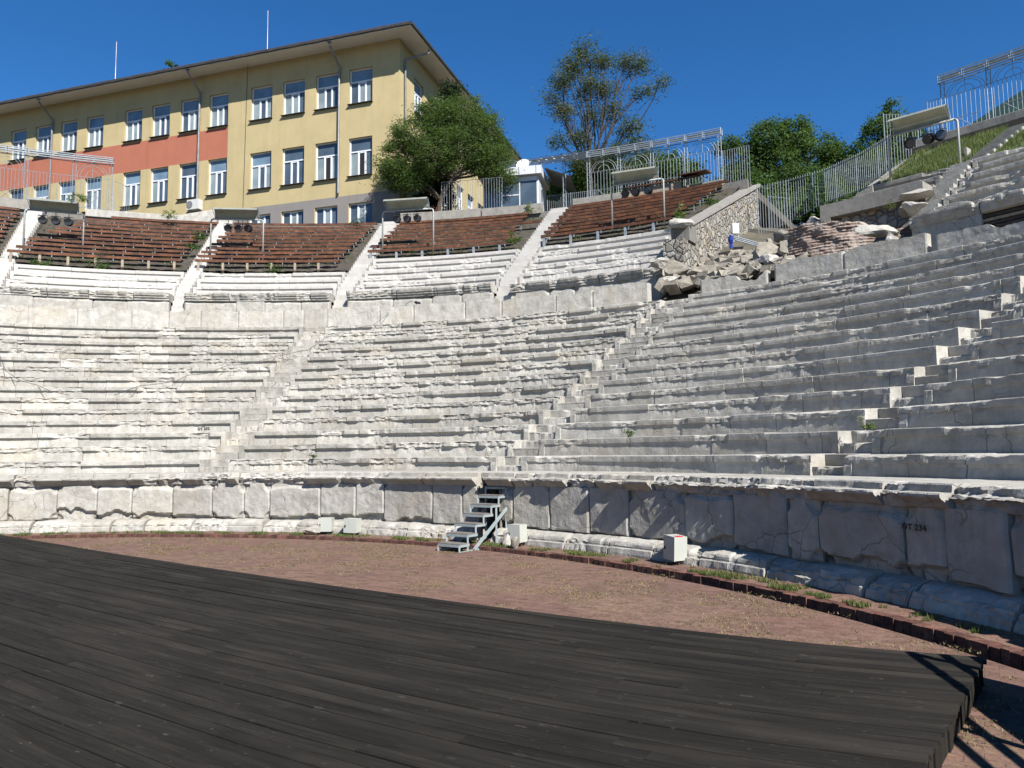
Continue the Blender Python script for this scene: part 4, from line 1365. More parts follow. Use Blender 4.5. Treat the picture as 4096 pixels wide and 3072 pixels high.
for (a, b, c, d) in ropn:
    put_window(a, round(b - a, 3), c, round(d - c, 3), 'up' if c > 20 else 'lo', 5, DRt, ORt)

def bpt(u, o, z, side=0):   # u along left front (negative: along right side), o outward
    return BC + DL * u + OL * o + Vector((0, 0, z - 15.0))
def rpt(u, o, z):
    return BC + DRt * u + ORt * o + Vector((0, 0, z - 15.0))
# eaves
OV = 1.45
cor = BC + OL * OV + ORt * OV
A0 = bpt(46, OV, WZ - .27); A1_ = BC + OL * OV + ORt * OV + Vector((0, 0, WZ - .27 - 15)); A2 = rpt(22.5, OV, WZ - .27)
B0 = bpt(46, -.3, WZ); B1 = BC - OL * .3 - ORt * .3 + Vector((0, 0, WZ - 15)); B2 = rpt(22.5, -.3, WZ)
mb = MB()
mb.add([tuple(v) for v in (A0, A1_, A2, B2, B1, B0)], [[0, 1, 4, 5], [1, 2, 3, 4]])
up_ = Vector((0, 0, .16))
mb.add([tuple(v) for v in (A0, A1_, A2, A0 + up_, A1_ + up_, A2 + up_)], [[0, 1, 4, 3], [1, 2, 5, 4]])
mb.build('soffit', M['soffit'], school)
mb = MB()
e = Vector((0, 0, .12)); oo = (OL * .08); o2 = ORt * .08
n_ = 60
for i in range(n_):
    p = A0.lerp(A1_, i / n_) + e + OL * .07; q = A0.lerp(A1_, (i + 1) / n_) + e + OL * .07
    mb.beam(p, q, .16, .13 + .02 * (i % 2))
for i in range(28):
    p = (A1_ + OL * .07).lerp(A2, i / 28) + e + ORt * .07; q = (A1_ + OL * .07).lerp(A2, (i + 1) / 28) + e + ORt * .07
    mb.beam(p, q, .16, .13 + .02 * (i % 2))
mb.build('gutter', M['gutter'], school)
mb = MB()
e2 = Vector((0, 0, .2))
rz = 3.0
RA = bpt(46, -9, WZ + rz + .2); RB = BC - OL * 9 - ORt * 9 + Vector((0, 0, WZ + rz + .2 - 15)); RC_ = rpt(22.5, -9, WZ + rz + .2)
mb.add([tuple(v) for v in (A0 + e2 + OL * .1, A1_ + e2 + (OL + ORt) * .1, A2 + e2 + ORt * .1, RC_, RB, RA)], [[0, 1, 4, 5], [1, 2, 3, 4]])
rt_ = rng
for i in range(180):   # broken tile edges along the eaves
    f = i / 180
    p = (A0 + e2).lerp(A1_ + e2, f) + OL * .02
    mb.box(tuple(p + Vector((0, 0, .03 * rt_.random()))), (.2, .18, .05 + .05 * rt_.random()), np.array([[DL.x, OL.x, 0], [DL.y, OL.y, 0], [0, 0, 1]]))
mb.build('roof', M['rooftile'], school)
mb = MB(); c = bpt(6.4, -.9, WZ + .9); mb.box(tuple(c), (1.0, .6, .7), np.array([[DL.x, OL.x, 0], [DL.y, OL.y, 0], [0, 0, 1]]))
mb.build('chimney', M['whiteplastic'], school)
# downpipes with swan necks
for u in (4.23, 15.12, 28.3):
    mb = MB()
    mb.tube([bpt(u + .02, OV - .05, WZ - .2), bpt(u, OV - .08, WZ - .45), bpt(u - .02, .14, WZ - 1.35), bpt(u, .13, WZ - 1.6), bpt(u + .02, .13, 18.6 if u < 10 else 19.2)], .075, 8)
    p = bpt(u, OV - .05, WZ - .2); mb.box(tuple(p), (.22, .22, .22), np.array([[DL.x, OL.x, 0], [DL.y, OL.y, 0], [0, 0, 1]]))
    mb.build('downpipe', M['pipe'], school, smooth=False)
mb = MB(); mb.tube([rpt(1.5, OV - .05, WZ - .25), rpt(1.5, OV - .1, WZ - .5), rpt(.62, .14, WZ - 1.2), rpt(.6, .13, WZ - 1.5), rpt(.6, .13, 15.2)], .065, 8); mb.build('downpipe', M['pipe'], school)
# lightning cable down the front
mb = MB(); mb.tube([bpt(10.95, .5, WZ - .03), bpt(11.35, .03, WZ - .45), bpt(11.4, .03, 24), bpt(11.45, .03, 21), bpt(11.5, .03, 17.4)], .014, 4); mb.build('cable', M['cable'], school)
for u, z1 in ((23.3, 32.55), (10.25, 32.45)):
    mb = MB(); mb.tube([bpt(u, -.6, WZ + .2), bpt(u, -.6, z1)], [.026, .014], 6); mb.build('lightning_rod', M['antenna'], school)

# cooling unit beside the downpipe
ac = thing('cooling_unit', 'small cream outdoor cooling unit on the yellow wall by the middle downpipe', 'air conditioner', tuple(bpt(15.2, .3, 18.6)))
Mb = np.array([[DL.x, OL.x, 0], [DL.y, OL.y, 0], [0, 0, 1]])
mb = MB(); mb.box(tuple(bpt(15.1, .38, 18.95)), (.95, .42, .68), Mb); mb.build('casing', M['ac'], ac)
mb = MB(); p = bpt(15.35, .60, 18.95); mb.tube([p, p + OL * .02], .25, 18); mb.build('fan_grille', M['acfan'], ac)
mb = MB(); mb.box(tuple(bpt(15.4, .2, 18.58)), (.04, .5, .04), Mb); mb.box(tuple(bpt(14.8, .2, 18.58)), (.04, .5, .04), Mb); mb.build('bracket', M['steel'], ac)

# plastered shed wall in front of the building
mb = MB()
sh = [(-14.6, 15.0), (-14.6, 15.9), (-12.6, 16.35), (-10.2, 16.75), (-9.9, 16.7), (-8.8, 16.3), (-8.7, 15.0)]
th = np.radians(0)
V = []
for R in (41.4, 42.6):
    for a, z in sh: V.append(P(R, a - 0.0, z))
n = len(sh)
mb.add(V, [list(range(n)), list(range(n, 2 * n))] + [[i, (i + 1) % n, n + (i + 1) % n, n + i] for i in range(n)])
tag(centre(mb.build('low_gabled_wall', M['marble'])), 'low pale ribbed gable wall behind the benches, below the cooling unit', 'wall')

# ------------------------------------------------------------------ kiosk
ko = Vector((1.72, 44.9, 16.05))
kt = math.radians(-12)
KX = Vector((math.cos(kt), math.sin(kt), 0)); KY = Vector((-math.sin(kt), math.cos(kt), 0))   # KX right along the front, KY away
KM = np.array([[KX.x, KY.x, 0], [KX.y, KY.y, 0], [0, 0, 1]])
def kp(x, y, z): return tuple(ko + KX * x + KY * y + Vector((0, 0, z)))
kiosk = thing('kiosk', 'small white control kiosk with dark panes and overhanging roof, right of the round tree', 'kiosk', tuple(ko))
kw, kd_, kh = 3.4, 2.6, 2.55
mb = MB()
mb.box(kp(-kw / 2, 0, .32), (kw, .06, .64), KM)            # below the panes
mb.box(kp(-kw / 2, 0, kh - .14), (kw, .06, .28), KM)
for x, w in ((-.045, .09), (-1.14, .07), (-2.25, .07), (-kw + .04, .08)): mb.box(kp(x, 0, kh / 2 + .1), (w, .07, kh - .8), KM)
mb.box(kp(-1.7, 0, 1.45), (1.05, .05, .07), KM)
mb.box(kp(-.02, 0, kh / 2), (.06, .06, kh), KM); mb.build('front_frame', M['kiosk'], kiosk); mb = MB(); mb.box(kp(0, kd_ * .2, kh / 2), (.06, kd_ * .4, kh), KM); mb.build('wall', M['kiosk'], kiosk); mb = MB(); mb.box(kp(0, kd_ * .9, kh / 2), (.06, kd_ * .2, kh), KM)
mb.box(kp(0, kd_ * .6, kh - .15), (.06, kd_ * .42, .3), KM)
mb.build('wall', M['kiosk'], kiosk); mb = MB(); mb.box(kp(-kw / 2, kd_, kh / 2), (kw, .06, kh), KM); mb.build('wall', M['kiosk'], kiosk); mb = MB(); mb.box(kp(-kw, kd_ / 2, kh / 2), (.06, kd_, kh), KM)
mb.build('wall', M['kiosk'], kiosk)
for x0, x1 in ((-1.10, -.09), (-2.21, -1.17), (-3.32, -2.28)):
    mb = MB(); mb.box(kp((x0 + x1) / 2, .01, 1.45), (x1 - x0, .02, 1.66), KM); mb.build('pane', M['glass_dark'], kiosk)
mb = MB(); mb.box(kp(.035, kd_ * .6, kh / 2 - .13), (.03, kd_ * .38, kh - .3), KM); dr_ = mb.build('door', M['kiosk'], kiosk)
mb = MB(); mb.tube([kp(.06, kd_ * .45, 1.15), kp(.11, kd_ * .45, 1.15), kp(.11, kd_ * .52, 1.15)], .015, 5); mb.build('handle', M['steel'], dr_)
mb = MB(); mb.box(kp(-kw / 2 + .0, kd_ / 2 - .05, kh + .27), (kw + .5, kd_ + .6, .5), KM)
mb.build('roof', M['kiosk'], kiosk)
mb = MB(); mb.box(kp(-1.10, -.36, kh + .27), (.03, .02, .5), KM); mb.build('trim', M['steel'], kiosk); mb = MB(); mb.box(kp(-.05, -.36, kh + .27), (.03, .02, .5), KM); mb.build('trim', M['steel'], kiosk)
mb = MB()
for i in range(24):
    y0 = .4 + i * .13
    mb.add([kp(.3, y0, kh + .62 + .0), kp(.3, y0 + .07, kh + .65), kp(1.9, y0 + .07, kh - .02), kp(1.9, y0, kh - .05)], [[0, 1, 2, 3]])
    mb.add([kp(.3, y0 + .07, kh + .65), kp(.3, y0 + .13, kh + .62), kp(1.9, y0 + .13, kh - .05), kp(1.9, y0 + .07, kh - .02)], [[0, 1, 2, 3]])
mb.build('awning', M['corrugated'], kiosk)
dish = thing('satellite_dish', 'white round satellite dish on the kiosk roof', 'satellite dish', kp(-1.0, .6, kh + .55))
mb = MB()
dc = Vector(kp(-1.0, .4, kh + .95)); dn = Vector((-.25, -.85, .45)).normalized(); dx = dn.cross(Vector((0, 0, 1))).normalized(); dy = dx.cross(dn)
G = np.array([[tuple(dc + (dx * math.cos(a) + dy * math.sin(a)) * r + dn * (r * r * .35 - .05)) for r in (0.01, .12, .24, .34, .42)] for a in np.linspace(0, 2 * math.pi, 25)])
mb.grid(G); mb.build('dish', M['whiteplastic'], dish, smooth=True)
mb = MB(); mb.tube([dc - dn * .04, dc - dn * .15 - Vector((0, 0, .45))], .025, 6); mb.tube([dc - dy * .4, dc + dn * .4 - dy * .05], .012, 5); mb.tube([dc + dn * .4 - dy * .05, dc + dn * .3 - dy * .05], .035, 6); mb.build('mount', M['steel'], dish)

# folded parasol behind the railing
par = thing('folded_parasol', 'closed red and green parasol leaning behind the railing left of the kiosk', 'parasol', P(42.5, 12.9, 15.5))
b0 = Vector(P(42.5, 12.35, 15.6))
mb = MB(); mb.tube([b0, b0 + Vector((.35, 0, .55)), b0 + Vector((.85, 0, 1.05)), b0 + Vector((1.2, 0, 1.2))], [.12, .26, .2, .04], 9); mb.build('canopy', M['red'], par)
mb = MB(); mb.tube([b0 + Vector((.65, .1, 0)), b0 + Vector((.85, .1, .6)), b0 + Vector((1.15, .1, 1.3))], [.16, .2, .08], 9); mb.build('flap', M['green'], par)
mb = MB(); mb.tube([b0 + Vector((-.1, 0, -.2)), b0 + Vector((1.35, 0, 1.35))], .03, 6); mb.build('pole', M['steel'], par)

# timber booth front behind the benches
booth = thing('timber_booth', 'low control booth of bare boards with a plank roof, behind a spotlight frame', 'booth', P(40, 27.0, 15.2))
mb = MB()
for i in range(26):
    t0 = 25.0 + i * .16
    mb.arc(39.7, 39.75, t0, t0 + .15, 15.0, 15.95, 1, rng.uniform(.8, 1.2))
mb.build('board_front', M['tan_leg'], booth)
mb = MB(); mb.arc(39.55, 40.3, 24.8, 30.3, 16.0, 16.08, 5, .8, 16.22, 16.30); mb.arc(39.35, 40.4, 29.2, 31.2, 16.14, 16.2, 3, .7, 16.3, 16.36); mb.build('plank_roof', M['plank'], booth)
mb = MB()
for t0 in (25.0, 26.7, 28.4, 29.6): mb.arc(39.62, 39.7, t0, t0 + .16, 14.9, 15.98, 1)
mb.build('post', M['tan_leg'], booth)

# ------------------------------------------------------------------ stone retaining wall with a sloping coping
rw = thing('retaining_wall', 'rubble stone retaining wall with a sloping concrete coping, right of the benches', 'wall', P(35, 33.9, 9))
def rz_(R): return 10.92 + (R - 31.1) * (15.50 - 10.92) / (41.2 - 31.1)
mb = MB()
Rs = np.linspace(31.6, 41.2, 60)
G = np.array([[P(R, 34.15 + .02 * fbm(R, 3), z) for z in np.linspace(7.4, rz_(R) - .12, 14)] for R in Rs])
mb.grid(G)
G = np.array([[P(41.2, t, z) for z in np.linspace(9, 15.4, 10)] for t in (33.3, 34.15)]); mb.grid(G)
G = np.array([[P(R, 33.35, z) for z in (8.4, rz_(R) - .12)] for R in Rs]); mb.grid(G)
G = np.array([[P(31.6, t, z) for z in np.linspace(7.4, rz_(31.6) - .12, 6)] for t in np.linspace(33.3, 34.15, 4)]); mb.grid(G)
mb.build('masonry', M['rubble'], rw)
mb = MB()
for a, b in zip(np.linspace(31.2, 41.4, 5)[:-1], np.linspace(31.2, 41.4, 5)[1:]):
    V = [P(a, 33.15, rz_(a) - .14), P(a, 34.28, rz_(a) - .14), P(a, 34.28, rz_(a)), P(a, 33.15, rz_(a)), P(b - .02, 33.15, rz_(b) - .14), P(b - .02, 34.28, rz_(b) - .14), P(b - .02, 34.28, rz_(b)), P(b - .02, 33.15, rz_(b))]
    mb.add(V, [[0, 1, 2, 3], [4, 5, 6, 7], [0, 1, 5, 4], [1, 2, 6, 5], [2, 3, 7, 6], [3, 0, 4, 7]])
mb.build('coping', M['concrete'], rw)
mb = MB(); mb.arc(31.1, 31.9, 32.9, 34.3, 10.3, 10.95, 2, .7); mb.build('end_block', M['concrete'], rw)
mb = MB(); mb.arc(30.6, 31.7, 32.6, 34.15, 7.6, 10.3, 3); mb.build('masonry', M['rubble'], rw)
# sloping coping beside the grass bank
mb = MB()
V = [P(34.3, 43.9, 11.75), P(34.3, 44.95, 11.95), P(38.9, 45.6, 14.25), P(38.9, 44.7, 14.25), P(34.3, 43.9, 11.3), P(34.3, 44.95, 11.3), P(38.9, 45.6, 13.7), P(38.9, 44.7, 13.7)]
mb.add(V, [[0, 1, 2, 3], [4, 5, 6, 7], [0, 1, 5, 4], [1, 2, 6, 5], [2, 3, 7, 6], [3, 0, 4, 7]])
tag(centre(mb.build('sloping_coping', M['concrete'])), 'wide sloping concrete coping along the left edge of the grass bank', 'coping')
mb = MB(); mb.arc(35.9, 36.2, 48.3, 49.5, 12.2, 12.75, 2); mb.arc(35.7, 36.1, 49.5, 49.65, 12.2, 12.95, 1, 1.3)
tag(centre(mb.build('plinth_block', M['concrete'])), 'small pale block standing in the grass at the foot of a frame post', 'stone block')

# ------------------------------------------------------------------ rocks
def rock(name, c, size, seed, mat, label, group=None, rot=None, cat='rock', sub=3, flat=13):
    import bmesh
    bm = bmesh.new(); bmesh.ops.create_icosphere(bm, subdivisions=sub, radius=1.0)
    R = random.Random(seed)
    planes = []
    for _ in range(flat):
        v = Vector((R.gauss(0, 1), R.gauss(0, 1), R.gauss(0, 1))).normalized(); planes.append((v, R.uniform(.45, .75)))
    off = Vector((seed * 3.1, seed * 1.7, 0))
    rt = Matrix.Rotation(rot if rot is not None else R.uniform(0, 6.28), 3, 'Z')
    for v in bm.verts:
        p = v.co.copy()
        for n_, d in planes:
            k = p.dot(n_) - d
            if k > 0: p -= n_ * k * .95
        p += v.co * (mnoise.noise(p * 2.5 + off) * .10 + mnoise.noise(p * 7 + off) * .035)
        v.co = rt @ Vector((p.x * size[0], p.y * size[1], p.z * size[2])) * 1.25
    me = bpy.data.meshes.new(name); bm.to_mesh(me); bm.free()
    at = me.attributes.new('tone', 'FLOAT', 'POINT'); at.data.foreach_set('value', np.full(len(me.vertices), R.uniform(.88, 1.08), np.float32))
    me.materials.append(mat)
    ob = bpy.data.objects.new(name, me); COL.objects.link(ob)
    ob.location = c
    tag(ob, label, cat, group)
    return ob
rock('boulder', P(15.85, 20.2, .12), (.26, .15, .15), 4, M['marble'], 'jagged white marble fragment left of two pale cabinets', rot=-.3)
rock('boulder', P(15.9, 40.4, .16), (.20, .15, .22), 9, M['marble'], 'white marble lump right of the metal steps')
rock('boulder', P(15.68, 41.7, .10), (.085, .07, .13), 12, M['rock'], 'small rounded grey stone leaning at a cabinet foot', flat=3)
RK = [((30.0, 40.9, 8.72), (.55, .35, .30), 'marble', 'pale squared block balanced on top of two others, left of the brick pier'),
      ((29.6, 40.9, 8.12), (.48, .4, .32), 'marble', 'rounded white block under the balanced one'),
      ((29.6, 42.5, 8.25), (.62, .4, .36), 'marble', 'large bright faceted boulder at the foot of the brick pier'),
      ((30.6, 41.9, 9.15), (.6, .4, .3), 'rock', 'broken pale boulder leaning behind the balanced block'),
      ((30.9, 39.9, 8.95), (.62, .42, .55), 'rock', 'tall brown boulder in front of the gap fence'),
      ((30.2, 38.3, 8.15), (.7, .5, .4), 'rock', 'brown boulder at the foot of the tall one'),
      ((30.1, 36.3, 7.95), (.6, .4, .26), 'rock', 'long tan slab of rock with a weed beside it'),
      ((29.7, 35.1, 8.15), (.5, .34, .24), 'rock', 'tan rounded boulder left of the weed'),
      ((29.9, 34.3, 8.85), (.62, .42, .34), 'rock', 'tan block under the rubble retaining wall'),
      ((29.8, 35.5, 8.6), (.42, .3, .24), 'rock', 'tan lump between wall and long slab'),
      ((29.3, 34.2, 8.35), (.44, .3, .2), 'marble', 'white rock next to the broken cornice end'),
      ((29.2, 36.6, 7.6), (.7, .4, .22), 'rock', 'low tan boulder behind the jagged parapet slab'),
      ((31.2, 37.6, 8.7), (.5, .4, .35), 'rock', 'grey rubble lump below the blue pipe'),
      ((31.9, 39.2, 9.6), (.55, .4, .35), 'rock', 'grey boulder under the speared fence'),
      ((32.5, 40.3, 10.1), (.5, .4, .3), 'rock', 'rubble boulder left of the long white block'),
      ((32.9, 41.8, 10.45), (.75, .35, .27), 'marble', 'long white block beside the concrete frame leg'),
      ((32.3, 41.4, 9.9), (.6, .4, .3), 'marble', 'pale boulder under the long white block'),
      ((31.3, 38.4, 8.1), (.5, .4, .4), 'rock', 'dark rubble lump in the middle of the gap'),
      ((29.6, 48.3, 8.85), (.62, .36, .28), 'marble', 'big white curved block right of the brick pier'),
      ((29.3, 49.3, 8.2), (.5, .35, .36), 'marble', 'faceted white block under the big curved one'),
      ((30.2, 50.0, 9.5), (.38, .3, .25), 'marble', 'small white block at the foot of the shaded stair'),
      ((30.6, 49.2, 9.6), (.35, .25, .2), 'rock', 'reddish rubble lump left of the shaded stair'),
      ((31.6, 49.2, 10.35), (.55, .35, .13), 'marble', 'thin bright flat slab on the short shaded rows'),
      ((29.4, 33.2, 9.05), (.5, .3, .22), 'marble', 'white broken end of the grey cornice'),
      ((31.0, 33.6, 11.0), (.55, .35, .22), 'marble', 'overhanging white block at the end of the top stone row')]
for i, (pl, sz, mt, lab) in enumerate(RK):
    rock('boulder', P(*pl), sz, 20 + i, M[mt], lab, 'fallen blocks in the broken gap')
# small loose rubble nobody could count
mb = MB(); R = random.Random(8)
for _ in range(520):
    t = R.uniform(33.8, 49.5); rr = R.uniform(28.6, 34) if t < 43.5 else R.uniform(28.7, 31.5)
    z = 7.7 + (rr - 28.3) * .42 + .1 if t < 43 else ZWALK + (rr - 28.7) * .55
    if t > 42.5 and rr > 30.8: continue
    s_ = R.uniform(.10, .30)
    Mx = np.array(Matrix.Rotation(R.uniform(0, 6), 3, 'Z') @ Matrix.Rotation(R.uniform(-.8, .8), 3, 'X'))
    V = np.array([(x, y, zz) for x in (-1, 1) for y in (-1, 1) for zz in (-1, 1)], float) * np.array([s_, s_ * R.uniform(.5, 1), s_ * R.uniform(.4, .8)])
    V *= 1 + .5 * (np.random.default_rng(_).random((8, 3)) - .5)
    mb.add(V @ Mx.T + np.array(P(rr, t, z)), [[0, 1, 3, 2], [4, 6, 7, 5], [0, 4, 5, 1], [2, 3, 7, 6], [0, 2, 6, 4], [1, 5, 7, 3]], R.uniform(.7, 1.1))
o = tag(mb.build('rubble', M['rock']), 'loose rubble stones filling the broken gap', 'rubble'); o['kind'] = 'stuff'

# brick pier
mb = MB()
pts = [(30.9, 41.7, 7.8, 9.85), (30.1, 42.0, 7.7, 9.75), (29.9, 43.2, 7.6, 9.8), (29.9, 44.4, 7.6, 9.75), (30.0, 45.5, 7.6, 9.6), (30.2, 46.4, 7.6, 9.55), (30.5, 47.4, 7.8, 9.1), (31.2, 49.2, 8.0, 9.3)]
ts = np.linspace(0, len(pts) - 1, 120)
pa = np.array(pts)
cr_ = np.stack([np.interp(ts, range(len(pts)), pa[:, i]) for i in range(4)], 1)
us = np.linspace(0, 1, 50)
G = np.zeros((120, 54, 3))
for j, u in enumerate(us):
    z = cr_[:, 2] + (cr_[:, 3] - cr_[:, 2] + .10 * (fbm(ts * 3, 5) - .5)) * u
    lay = np.sin(z * 56) * .018
    rr = cr_[:, 0] + .25 * u + (fbm2(ts * 2, z * 4, 9, 3) - .5) * .22 + lay * (fbm2(ts * 3, z * 2, 4, 2) > .42)
    G[:, j] = PA(rr, cr_[:, 1], z)
for j in range(4):
    G[:, 50 + j] = PA(cr_[:, 0] + .4 + .4 * (j + 1), cr_[:, 1], z + .05 - .05 * j + .05 * fbm(ts * 5, 3 + j))
mb.grid(G)
tag(centre(mb.build('brick_pier', M['brickpier'])), 'weathered mass of thin red roman brick behind the pale parapet', 'brick pier')

# stack of dark boards in the opening of the right upper wall
st = thing('timber_stack', 'dark stacked boards filling the opening in the shaded upper wall', 'timber stack', P(30.2, 56, ZWALK))
R = random.Random(4)
for i in range(13):
    mb = MB(); z = ZWALK + .1 + i * .115
    mb.arc(30.0 + R.uniform(-.03, .05), 30.25, 53.7 + R.uniform(-.1, .25), 58.2, z, z + .085, 4, R.uniform(.5, 1))
    mb.build('board', M['bark'] if i != 9 else M['tan_leg'], st)

# blue pump and pipes on the retaining wall
bp_ = thing('blue_pump', 'blue pump with a white box and long grey pipes beside the rubble wall', 'pump', P(33.2, 36.1, 10.2))
mb = MB(); q = Vector(P(33.2, 36.0, 10.45)); mb.tube([q, q + Vector((0, 0, .12)), q + Vector((0, 0, .28)), q + Vector((0, 0, .36))], [.07, .11, .11, .05], 10); mb.tube([q - Vector((0, 0, .20)), q - Vector((0, 0, .03))], .07, 10); mb.build('body', M['blue'], bp_)
mb = MB(); mb.box(tuple(q + Vector((.2, 0, .62))), (.26, .18, .42)); mb.build('control_box', M['whiteplastic'], bp_)
mb = MB()
for d in (0, .07, .14): mb.tube([q + Vector((.15, 0, .30 - d)), q + Vector((1.6, .2, -.05 - d)), q + Vector((2.6, .4, -.5 - d))], .028, 6)
mb.build('pipe', M['steel'], bp_)

# ------------------------------------------------------------------ metal steps into the podium gap
ms = thing('metal_steps', 'grey steel steps with board treads leading up into the podium opening', 'steps', (-1.33, 16.0, -.1))
sa = math.radians(37.0); SF = Vector((math.sin(sa), math.cos(sa), 0)); SR = Vector((math.cos(sa), -math.sin(sa), 0))
s0 = Vector((-1.34, 15.98, 0)); sw = .58
SM = np.array([[SR.x, SF.x, 0], [SR.y, SF.y, 0], [0, 0, 1]])
def sp(x, y, z): return s0 + SR * x + SF * y + Vector((0, 0, z))
g, rs_ = .262, .185
for i in range(7):
    z = .085 + rs_ * i; y = i * g
    mb = MB()
    for x in (-sw / 2, sw / 2): mb.beam(sp(x, y, z - .025), sp(x, y + g + .04, z - .025), .035, .045)
    for yy in (y, y + g + .04): mb.beam(sp(-sw / 2, yy, z - .025), sp(sw / 2, yy, z - .025), .035, .045)
    mb.build('step_frame', M['stair_steel'], ms)
    mb = MB(); c = sp(0, y + (g + .04) / 2, z + .010); mb.box(tuple(c), (sw + .02, g + .04, .022), SM); mb.build('tread', M['stair_tread'], ms)
    for x in (-sw / 2, sw / 2):
        mb = MB()
        zb = -.1 if i in (0, 6) or (i == 1) else z - rs_ - .02
        if i in (2, 3, 4, 5): zb = z - rs_
        mb.beam(sp(x, y, zb), sp(x, y, z - .03), .035, .035); mb.build('upright', M['stair_steel'], ms)
for x in (-sw / 2, sw / 2):
    mb = MB(); mb.beam(sp(x, 0, -.075), sp(x, 1.25, -.04), .045, .045); mb.build('base_rail', M['stair_steel'], ms)
    mb = MB(); mb.beam(sp(x + .03, .42, -.05), sp(x + .03, 1.62, .78), .05, .05); mb.build('brace', M['stair_steel'], ms)
    mb = MB(); mb.beam(sp(x, 1.22, -.05), sp(x, 1.22, .78), .04, .04); mb.build('leg', M['stair_steel'], ms)

# cabinets
def cabinet(label, R, th, w, h, yaw, lift, lean=0.0, cloth=False):
    c = P(R, th, 0)
    root = thing('electrical_cabinet', label, 'electrical cabinet', c, 'pale grey electrical cabinets along the kerb')
    root.rotation_euler = (0, math.radians(lean), math.radians(yaw))
    def mk(nm, mt, f):
        mb = MB(); f(mb); return mb.build(nm, mt, root, local=True)
    d = .24
    mk('casing', M['box'], lambda m: m.box((0, .02, lift + h / 2), (w, d, h)))
    dr = mk('door', M['box'], lambda m: (m.box((0, -d / 2 + .005, lift + h / 2), (w + .012, .022, h + .012))))
    mb = MB(); mb.box((-w * .38, -d / 2 - .014, lift + h * .47), (.03, .012, .05)); mb.build('lock', M['black'], dr, local=True)
    for x in (-.06, .09):
        mb = MB(); mb.tube([(x, .02, .0), (x, .02, lift)], .02, 5); mb.build('leg', M['kerbbrick'], root, local=True)
    if cloth:
        mb = MB(); mb.box((.1, 0, lift + h + .004), (.1, .12, .008)); mb.build('red_sticker', M['red'], root, local=True)
    return root
cabinet('left one of two pale cabinets beside the jagged marble fragment', 16.0, 21.2, .32, .32, -3, .09)
cabinet('right one of the two cabinets left of the metal steps, slightly turned', 16.0, 23.9, .33, .33, -18, .08, 1.5)
cabinet('pale cabinet just right of the metal steps with stones at its foot', 15.95, 41.0, .30, .36, -36, .10)
cabinet('larger leaning cabinet with a red sticker on top, in front of the shaded wall', 16.05, 55.0, .30, .40, -66, .10, 4, True)

# ------------------------------------------------------------------ loose cables over the seats
def cable(label, pts):
    mb = MB(); q = []
    for R, t, z in pts: q.append(Vector(P(R - .02, t, z + .02)))
    fine = []
    for a, b in zip(q[:-1], q[1:]):
        for f in (0, .33, .66): fine.append(a.lerp(b, f))
    fine.append(q[-1])
    mb.tube(fine, .010, 5)
    return tag(centre(mb.build('cable', M['cable'])), label, 'cable', 'loose black cables over the seats')
cable('short black cable hanging over the seats at the left edge', [(24.56, -19.1, 5.62), (23.41, -17.85, 4.96), (22.77, -16.32, 4.58), (22.46, -14.77, 4.41), (22.05, -13.34, 4.17), (21.8, -11.64, 4.02)])
cable('long black cable rising across the left seats to the parapet', [(21.8, -7.98, 4.02), (22.44, -6.52, 4.39), (22.6, -4.84, 4.48), (22.81, -3.58, 4.61), (23.21, -3.02, 4.84), (23.32, -1.5, 4.9), (23.97, -.2, 5.28), (24.01, 1.4, 5.3), (24.19, 2.06, 5.41), (24.67, 3.7, 5.69), (25.14, 5.92, 5.96), (26.16, 6.58, 6.55), (26.95, 8.04, 7.01), (27.29, 10.0, 7.21), (28.0, 10.7, 7.73), (28.2, 11.07, 8.15)])
lampc = thing('clip_lamp', 'small black clip lamp on the middle parapet slab', 'lamp', P(28.2, 12.4, 8.15))
mb = MB(); q = Vector(P(28.2, 12.2, 8.1)); mb.tube([q, q + Vector((.05, 0, .16)), q + Vector((.25, 0, .24)), q + Vector((.4, 0, .18))], .012, 5); mb.build('stem', M['black'], lampc)
mb = MB(); mb.tube([q + Vector((.4, 0, .2)), q + Vector((.6, -.05, .10))], [.05, .09], 8); mb.build('head', M['black'], lampc)
# painted number on a seat front
wr = [o for o in bpy.data.objects if o.name.startswith('seating_wedge')][0]
text_mesh('writing', 'OT 232', .11, P(low_R(4) + .052, .95, 2.80), tang(1.5), (0, 0, 1), M['ink'], wr)

# ------------------------------------------------------------------ trees and plants
def leaf_cloud(mb, centres, sig, n_each, size, rs, squash=.8, droop=.0, pinn=False):
    """many small leaf faces in clumps; tone = random leaf shade per clump"""
    C = np.asarray(centres, float)
    m = len(C); N = m * n_each
    sg = np.repeat(np.asarray(sig, float) * np.ones(m), n_each)
    c = np.repeat(C, n_each, 0) + rs.normal(size=(N, 3)) * sg[:, None] * np.array([1, 1, squash])
    c[:, 2] -= droop * np.abs(rs.normal(size=N))
    a = rs.normal(size=(N, 3)); a[:, 2] *= .55; a /= np.linalg.norm(a, axis=1)[:, None]
    b = rs.normal(size=(N, 3)); b -= (b * a).sum(1)[:, None] * a; b /= np.linalg.norm(b, axis=1)[:, None]
    s = size * (.6 + .8 * rs.random(N))
    L = a * s[:, None]; W = b * (s * (.22 if pinn else .42))[:, None]
    V = np.stack([c - L, c + W, c + L, c - W], 1).reshape(-1, 3)
    F = np.arange(N * 4).reshape(N, 4)
    ct = np.repeat(rs.random(m), n_each) * .6 + rs.random(N) * .4
    mb.add(V, F, np.repeat(ct, 4))

